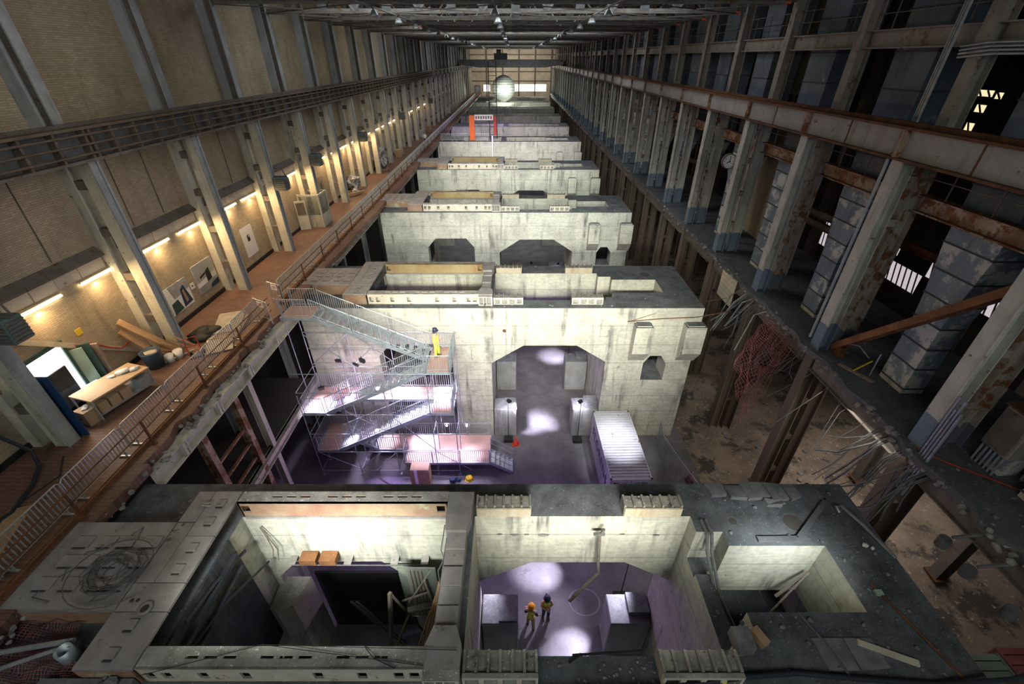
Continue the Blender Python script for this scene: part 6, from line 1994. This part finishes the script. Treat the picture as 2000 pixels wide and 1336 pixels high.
for i in range(40):
    x, y = rr.uniform(14.1, 19), rr.uniform(5, 24)
    b = MB(); b.rock((x, y, ZW + .02), rr.uniform(.04, .12), 900 + i, .6)
    tag(obj('rubble_stone', b, 'rubble', at=(x, y, ZW)), 'loose rubble stone on the dark right-hand operating floor', 'stone', 'rubble on the right-hand floor')
# planks and scraps on the bare earth
for i, (x, y, rz, L, w, q, wh) in enumerate(((14.2, 9.1, 1.5, 1.7, .45, 'wood_grey', 'close under the torn floor'), (13.4, 8.2, 1.45, 1.2, .8, 'wood_grey', 'beside the near foundation'), (16.8, 19.8, .6, 1.2, .35, 'wood_pale', 'among the far columns'), (17.3, 20.4, 1.1, 1.0, .3, 'wood_grey', 'beyond the far columns'), (16.3, 19.2, .2, 1.1, .3, 'wood_pale', 'in the middle of the earth'), (13.2, 17.2, -.5, 1.3, .3, 'wood_pale', 'leaning at the foot of a column'))):
    z = earth_z(x, y) + .12
    c_, s_ = math.cos(rz), math.sin(rz)
    b = MB(); b.bar((x - c_ * L / 2, y - s_ * L / 2, z), (x + c_ * L / 2, y + s_ * L / 2, z + .1), w, .05)
    tag(obj('loose_board', b, q, at=(x, y, z)), 'loose board on the bare earth, %s' % wh, 'board', 'boards on the bare earth')
for i in range(60):
    x, y = rr.uniform(11.6, 21), rr.uniform(8, 26)
    r = rr.uniform(.06, .22)
    b = MB(); b.rock((x, y, earth_z(x, y) + r * .2), r, 1000 + i, .7)
    tag(obj('rubble_stone', b, 'rubble', at=(x, y, earth_z(x, y))), 'rubble stone on the bare brown earth ' + ('level with the near foundation' if y < 12 else 'between the first two foundations' if y < 20 else 'beyond the red net'), 'stone', 'rubble on the bare earth, ' + ('near' if y < 12 else 'middle' if y < 20 else 'far'))
b = MB(); b.tube([(12.2, 9.0, .4), (13.2, 9.6, .5), (14.6, 10.2, .45), (16.2, 10.0, .4), (17.5, 9.6, .4), (18.3, 8.6, .4)], .07, 6)
tag(obj('buried_hose', b, 'rubber', at=(12.2, 9, .4)), 'dark hose curving over the bare earth below the torn floor', 'hose')
b = MB(); b.lathe([(.28, 0), (.05, .9), (0, .92)], 12, (10.9, 17.9, 0))
tag(obj('traffic_cone', b, 'net', at=(10.9, 17.9, 0), smooth=True), 'faded pink cone in the dark beside the mesh fence', 'cone')
# container tops at the bottom right
for (x0, x1, y0, y1, q, lb) in ((16.3, 18.8, 2.4, 7.55, 'cont_green', 'faded green corrugated container top at the lower right'), (18.86, 21.3, 2.2, 7.75, 'cont_red', 'faded red corrugated container top beside the green one')):
    z1, z0 = 2.6, .25
    t = thing('storage_container', lb, 'container', ((x0 + x1) / 2, (y0 + y1) / 2, z0), 'container tops at the lower right')
    b = MB(); b.box(x0, x1, y0, y1, z0, z1); obj('container_shell', b, q, t)
    for k in range(16):
        yy = y0 + .15 + (y1 - y0 - .3) * k / 15
        b = MB(); b.box(x0 + .1, x1 - .1, yy - .08, yy + .08, z1, z1 + .03); obj('roof_corrugation', b, q, t)
    b = MB()
    for xx in (x0, x1 - .1):
        b.box(xx, xx + .1, y0, y1, z1, z1 + .05)
    obj('side_rail', b, q, t)
# clock bracketed off a right-hand column
t = thing('wall_clock', 'round white-faced clock bracketed off a right-hand column', 'clock', (13.75, 29.6, 16.45))
b = MB(); b.lathe([(.42, -.12), (.46, -.1), (.46, .1), (.42, .12)], 28, (13.75, 29.6, 16.45), 'y'); obj('clock_case', b, 'web', t, smooth=True)
b = MB(); b.cyl((13.75, 29.475, 16.45), .40, .01, 28, 'y'); f_ = obj('dial', b, 'paper', t)
b = MB(); b.bar((13.75, 29.46, 16.45), (13.75, 29.46, 16.75), .035, .012, (0, 1, 0)); b.bar((13.75, 29.455, 16.45), (13.56, 29.455, 16.36), .045, .012, (0, 1, 0)); b.cyl((13.75, 29.45, 16.45), .05, .02, 10, 'y'); obj('hands', b, 'black', f_)
b = MB()
for k in range(12):
    a = 2 * PI * k / 12
    b.bar((13.75 + .30 * math.cos(a), 29.468, 16.45 + .30 * math.sin(a)), (13.75 + .36 * math.cos(a), 29.468, 16.45 + .36 * math.sin(a)), .03, .008, (0, 1, 0))
obj('hour_marks', b, 'black', f_, kind='stuff')
b = MB(); b.tube([(13.85, 29.6, 15.98), (13.95, 29.6, 15.5), (14.1, 29.4, 15.0)], .03, 6); b.bar((13.9, 29.6, 16.0), (14.2, 29.2, 16.0), .05, .05); obj('clock_bracket', b, 'conduit', t)
# bright conduits climbing the near upper columns
for i in range(3):
    b = MB(); b.tube([(14.75 + .02 * i, 17.75 + .12 * i, 20.0), (14.75 + .02 * i, 17.75 + .12 * i, 27)], .05, 6)
    tag(obj('upper_conduit', b, 'conduit', at=(14.75, 17.75 + .12 * i, 20)), 'bright grey conduit climbing beside an upper right-hand column, %s of three' % ('nearest', 'middle', 'farthest')[i], 'conduit', 'bright conduits beside the upper columns')
for i in range(4):
    b = MB(); b.tube([(14.8, 17.35 + .02 * i, 22.0 + .1 * i), (14.85, 16.2 + .1 * i, 22.1 + .1 * i), (14.85, 12.0, 22.1 + .1 * i)], .04, 6)
    tag(obj('branch_conduit', b, 'conduit', at=(14.8, 17.3, 22 + .1 * i)), 'bright conduit bending toward the top right corner, %s of four' % ('lowest', 'second', 'third', 'topmost')[i], 'conduit', 'bent conduits at the top right')
b = MB(); b.tube([(13.95, 17.3, 11), (13.95, 17.3, 18.85)], .06, 7)
tag(obj('column_pipe', b, 'grey_post', at=(13.95, 17.3, 11)), 'grey pipe running up the second right-hand column', 'pipe')
t = thing('grating_panel', 'tan plate panel standing at the floor edge between far right-hand columns', 'panel', (13.85, 25.5, ZW))
b = MB(); b.box(13.8, 13.86, 24.6, 26.6, 8.6, ZW - .3); obj('panel_plate', b, 'brick_pale', t)
t = thing('wall_panel', 'tan brick panel filling the upper frame bay above the clock', 'panel', (18.0, 32, ZW))
b = MB(); b.box(18.0, 18.2, 29.8, 34.5, ZW, 18.6); obj('panel_plate', b, 'brick', t)
b = MB(); b.box(18.0, 18.2, 29.8, 34.5, 20, 26.5); obj('upper_plate', b, 'brick', t)

# ================================================================== FAR END
t = thing('bridge_crane', 'dark bridge crane spanning the hall at the far end', 'crane', (0, 150, 19.9))
b = MB(); b.box(-15.6, 14.2, 149.4, 150.6, 20.2, 21.5); obj('bridge_girder', b, 'left_girder', t)
for i in range(10):
    b = MB(); b.box(-14.5 + 3.1 * i, -14.3 + 3.1 * i, 149.3, 149.4, 20.25, 21.5); obj('stiffener', b, 'web', t)
b = MB(); b.prism([(-15.6, 20.2), (14.2, 20.2), (9, 19.5), (-10, 19.5)], 'y', 149.6, 150.4); obj('lower_box', b, 'left_girder', t)
b = MB(); b.box(-5.6, -1.8, 148.5, 151.5, 21.5, 23.0); b.box(-4.9, -3.6, 148.5, 151.5, 23.0, 23.9); obj('trolley', b, 'black', t)
for x in (-15.8, 13.4):
    b = MB(); b.box(x, x + .9, 148, 152, 20.1, 20.9); obj('end_carriage', b, 'web', t)
b = MB(); b.tube([(-3.0, 150, 20), (-3.0, 150, 17.66)], .06, 6); obj('hoist_rope', b, 'black', t)
t = thing('mirror_ball', 'giant mirrored ball hanging from the far crane before the bright window', 'ball', (-3.0, 150, 14.25))
NR, NS, RB = 15, 36, 3.45
row_me = {}
for i in range(NR):
    a0, a1 = -PI / 2 + PI * (i + .06) / NR, -PI / 2 + PI * (i + .94) / NR
    b = MB()
    for k in range(NS):
        p0, p1 = 2 * PI * (k + .04) / NS, 2 * PI * (k + .96) / NS
        b.add([(-3.0 + RB * math.cos(a) * math.cos(p), 150 + RB * math.cos(a) * math.sin(p), 14.25 + RB * math.sin(a)) for a, p in ((a0, p0), (a0, p1), (a1, p1), (a1, p0))], [(0, 1, 2, 3)])
    o = obj('mirror_row', b, 'chrome', t)
    o['kind'] = 'stuff'
b = MB(); b.lathe([(RB * .97 * math.cos(-PI / 2 + PI * i / 12), RB * .97 * math.sin(-PI / 2 + PI * i / 12)) for i in range(13)], 24, (-3.0, 150, 14.25)); obj('ball_core', b, 'duct_dark', t, smooth=True)
for (p, tt_, e) in (((3, 136, 12), (-3, 150, 14), 16000), ((-9, 138, 12), (-3, 150, 13), 6000)):
    light('ball_flood_light', 'SPOT', p, tt_, e, (.93, 1.0, .85), .2, spot=40)
light('end_window_light', 'AREA', (4, YEND - 1.0, 13), (0, 150, 11), 5200, (1.0, .98, .9), 14, 2.5)
light('end_wall_fill', 'AREA', (0, 176, 22), (0, 190, 18), 1700, (1.0, .93, .80), 26, 2)  # added unseen fill that brightens the end wall
# orange pillar, banner arch and lattice mast on the fifth foundation
t = thing('orange_pillar', 'bright orange pillar with a banner standing on the fifth foundation', 'pillar', (-6.7, 78.5, 10.6))
b = MB(); b.box(-7.15, -6.35, 78.2, 79.0, 10.6, 14.2); obj('pillar_body', b, 'orange', t)
b = MB(); b.box(-6.3, -3.3, 78.5, 78.6, 13.5, 14.3); o = obj('banner', b, 'paper', t)
for i in range(7):
    b = MB(); b.box(-6.15 + .4 * i, -5.9 + .4 * i, 78.47, 78.5, 13.65 + .05 * (i % 2), 14.1); obj('banner_mark', b, 'red' if i % 3 == 0 else 'web', o)
t = thing('lattice_mast', 'tall thin lattice mast standing behind the orange pillar', 'mast', (-3.6, 80, 10.6))
for x in (-3.95, -2.75):
    for y in (79.6, 80.6):
        b = MB(); b.bar((x, y, 0 if y > 80 and x < -3 else 10.6), (x, y, 21.5), .1, .1); obj('mast_leg', b, 'black', t)
for i in range(9):
    z = 11.2 + i * 1.2
    b = MB(); b.bar((-3.95, 79.6, z), (-2.75, 79.6, z), .08, .08); obj('rung', b, 'black', t)
b = MB(); b.box(-3.3, -2.8, 79.5, 79.55, 11.2, 14.0); obj('red_signboard', b, 'red', t)
b = MB(); b.tube([(-3.4, 76.3, .1), (-3.4, 76.3, 11.5)], .09, 6); tag(obj('white_post', b, 'paper', at=(-3.4, 76.3, 0)), 'thin white post standing against the fifth foundation face', 'post')
for i, (xa, xb) in enumerate(((-11.8, -9.6), (-9.5, -7.3), (-6.2, -4.0))):
    o = dup(pb, (xa, 76.9, 10.62), 'crowd barrier on the front rim of the fifth foundation, %s' % ('at the gallery side', 'beside the orange pillar', 'under the banner')[i], rz=-PI / 2)
b = MB(); b.box(-12.2, 10.8, 76.42, 76.5, 10.45, 10.62)
tag(obj('rim_board', b, 'rust', at=(0, 76.45, 10.5)), 'dark red timber edging along the top of the fifth foundation', 'edging')

# bits on the second foundation and the pit wall
b = MB(); b.tube([(6.6, 21.75, 9.2), (8.5, 21.7, 9.42), (10.6, 21.75, 9.5), (12.6, 22.1, 9.7)], .03, 5); b.tube([(6.7, 21.75, 9.2), (9.2, 21.85, 10.1), (12.4, 22.6, 10.3)], .015, 4)
tag(obj('slack_wires', b, 'rust', at=(6.6, 21.7, 9.2)), 'slack wires strung over the corbels of the second foundation', 'wire')
b = MB(); b.rock((-.55, 21.78, 8.55), .16, 41, .8)
tag(obj('face_bracket', b, 'rust', at=(-.55, 21.8, 8.5)), 'small rusty stub on the bright face of the second foundation above the arch', 'bracket')
for i, (x, z, r) in enumerate(((-.45, 9.15, .12), (.05, 9.12, .2), (.42, 9.14, .13), (.95, 9.1, .22), (3.5, 9.15, .1), (4.6, 9.1, .12))):
    b = MB(); b.rock((x, 8.345, z), r, 500 + i, .3)
    for q in range(len(b.v)):
        v = b.v[q]; b.v[q] = Vector((v.x, 8.345 + (v.y - 8.345) * .12, v.z))
    tag(obj('spalled_patch', b, 'rubble', at=(x, 8.345, z)), 'dark spalled patch on the middle pit back wall, %s from the spine' % ORD[i], 'patch', 'spalled patches on the pit wall')
for n in (2, 3):
    b = MB(); b.lathe([(.31, .02), (.31, 0), (0, 0)], 20, (8.6, PY(n) + 4.57, TOP + .005))  # flat dark disc stands in for a shaded hole
    tag(obj('hole_shade', b, 'deck_dark', at=(8.6, PY(n) + 4.57, TOP)), 'flat dark disc painted as a shaded hole on top of the %s foundation' % ORD[n - 1], 'sleeve')
    for i in range(26):
        x, y = rr.uniform(-7.5, 10.5), PY(n) + rr.choice([rr.uniform(.1, .45), rr.uniform(5.3, 5.9)])
        if x > 5.8:
            y = PY(n) + rr.choice([rr.uniform(.2, 1.8), rr.uniform(4.4, 5.8)])
        r = rr.uniform(.04, .11)
        b = MB(); b.rock((x, y, TOP + r * .4), r, 1300 + 40 * n + i, .7)
        tag(obj('rubble_stone', b, 'rubble', at=(x, y, TOP)), 'loose stone on the dusty top of the %s foundation, %s' % (ORD[n - 1], 'pit side' if x < 5.8 else 'steel-frame side'), 'stone', 'stones on the %s foundation' % ORD[n - 1])
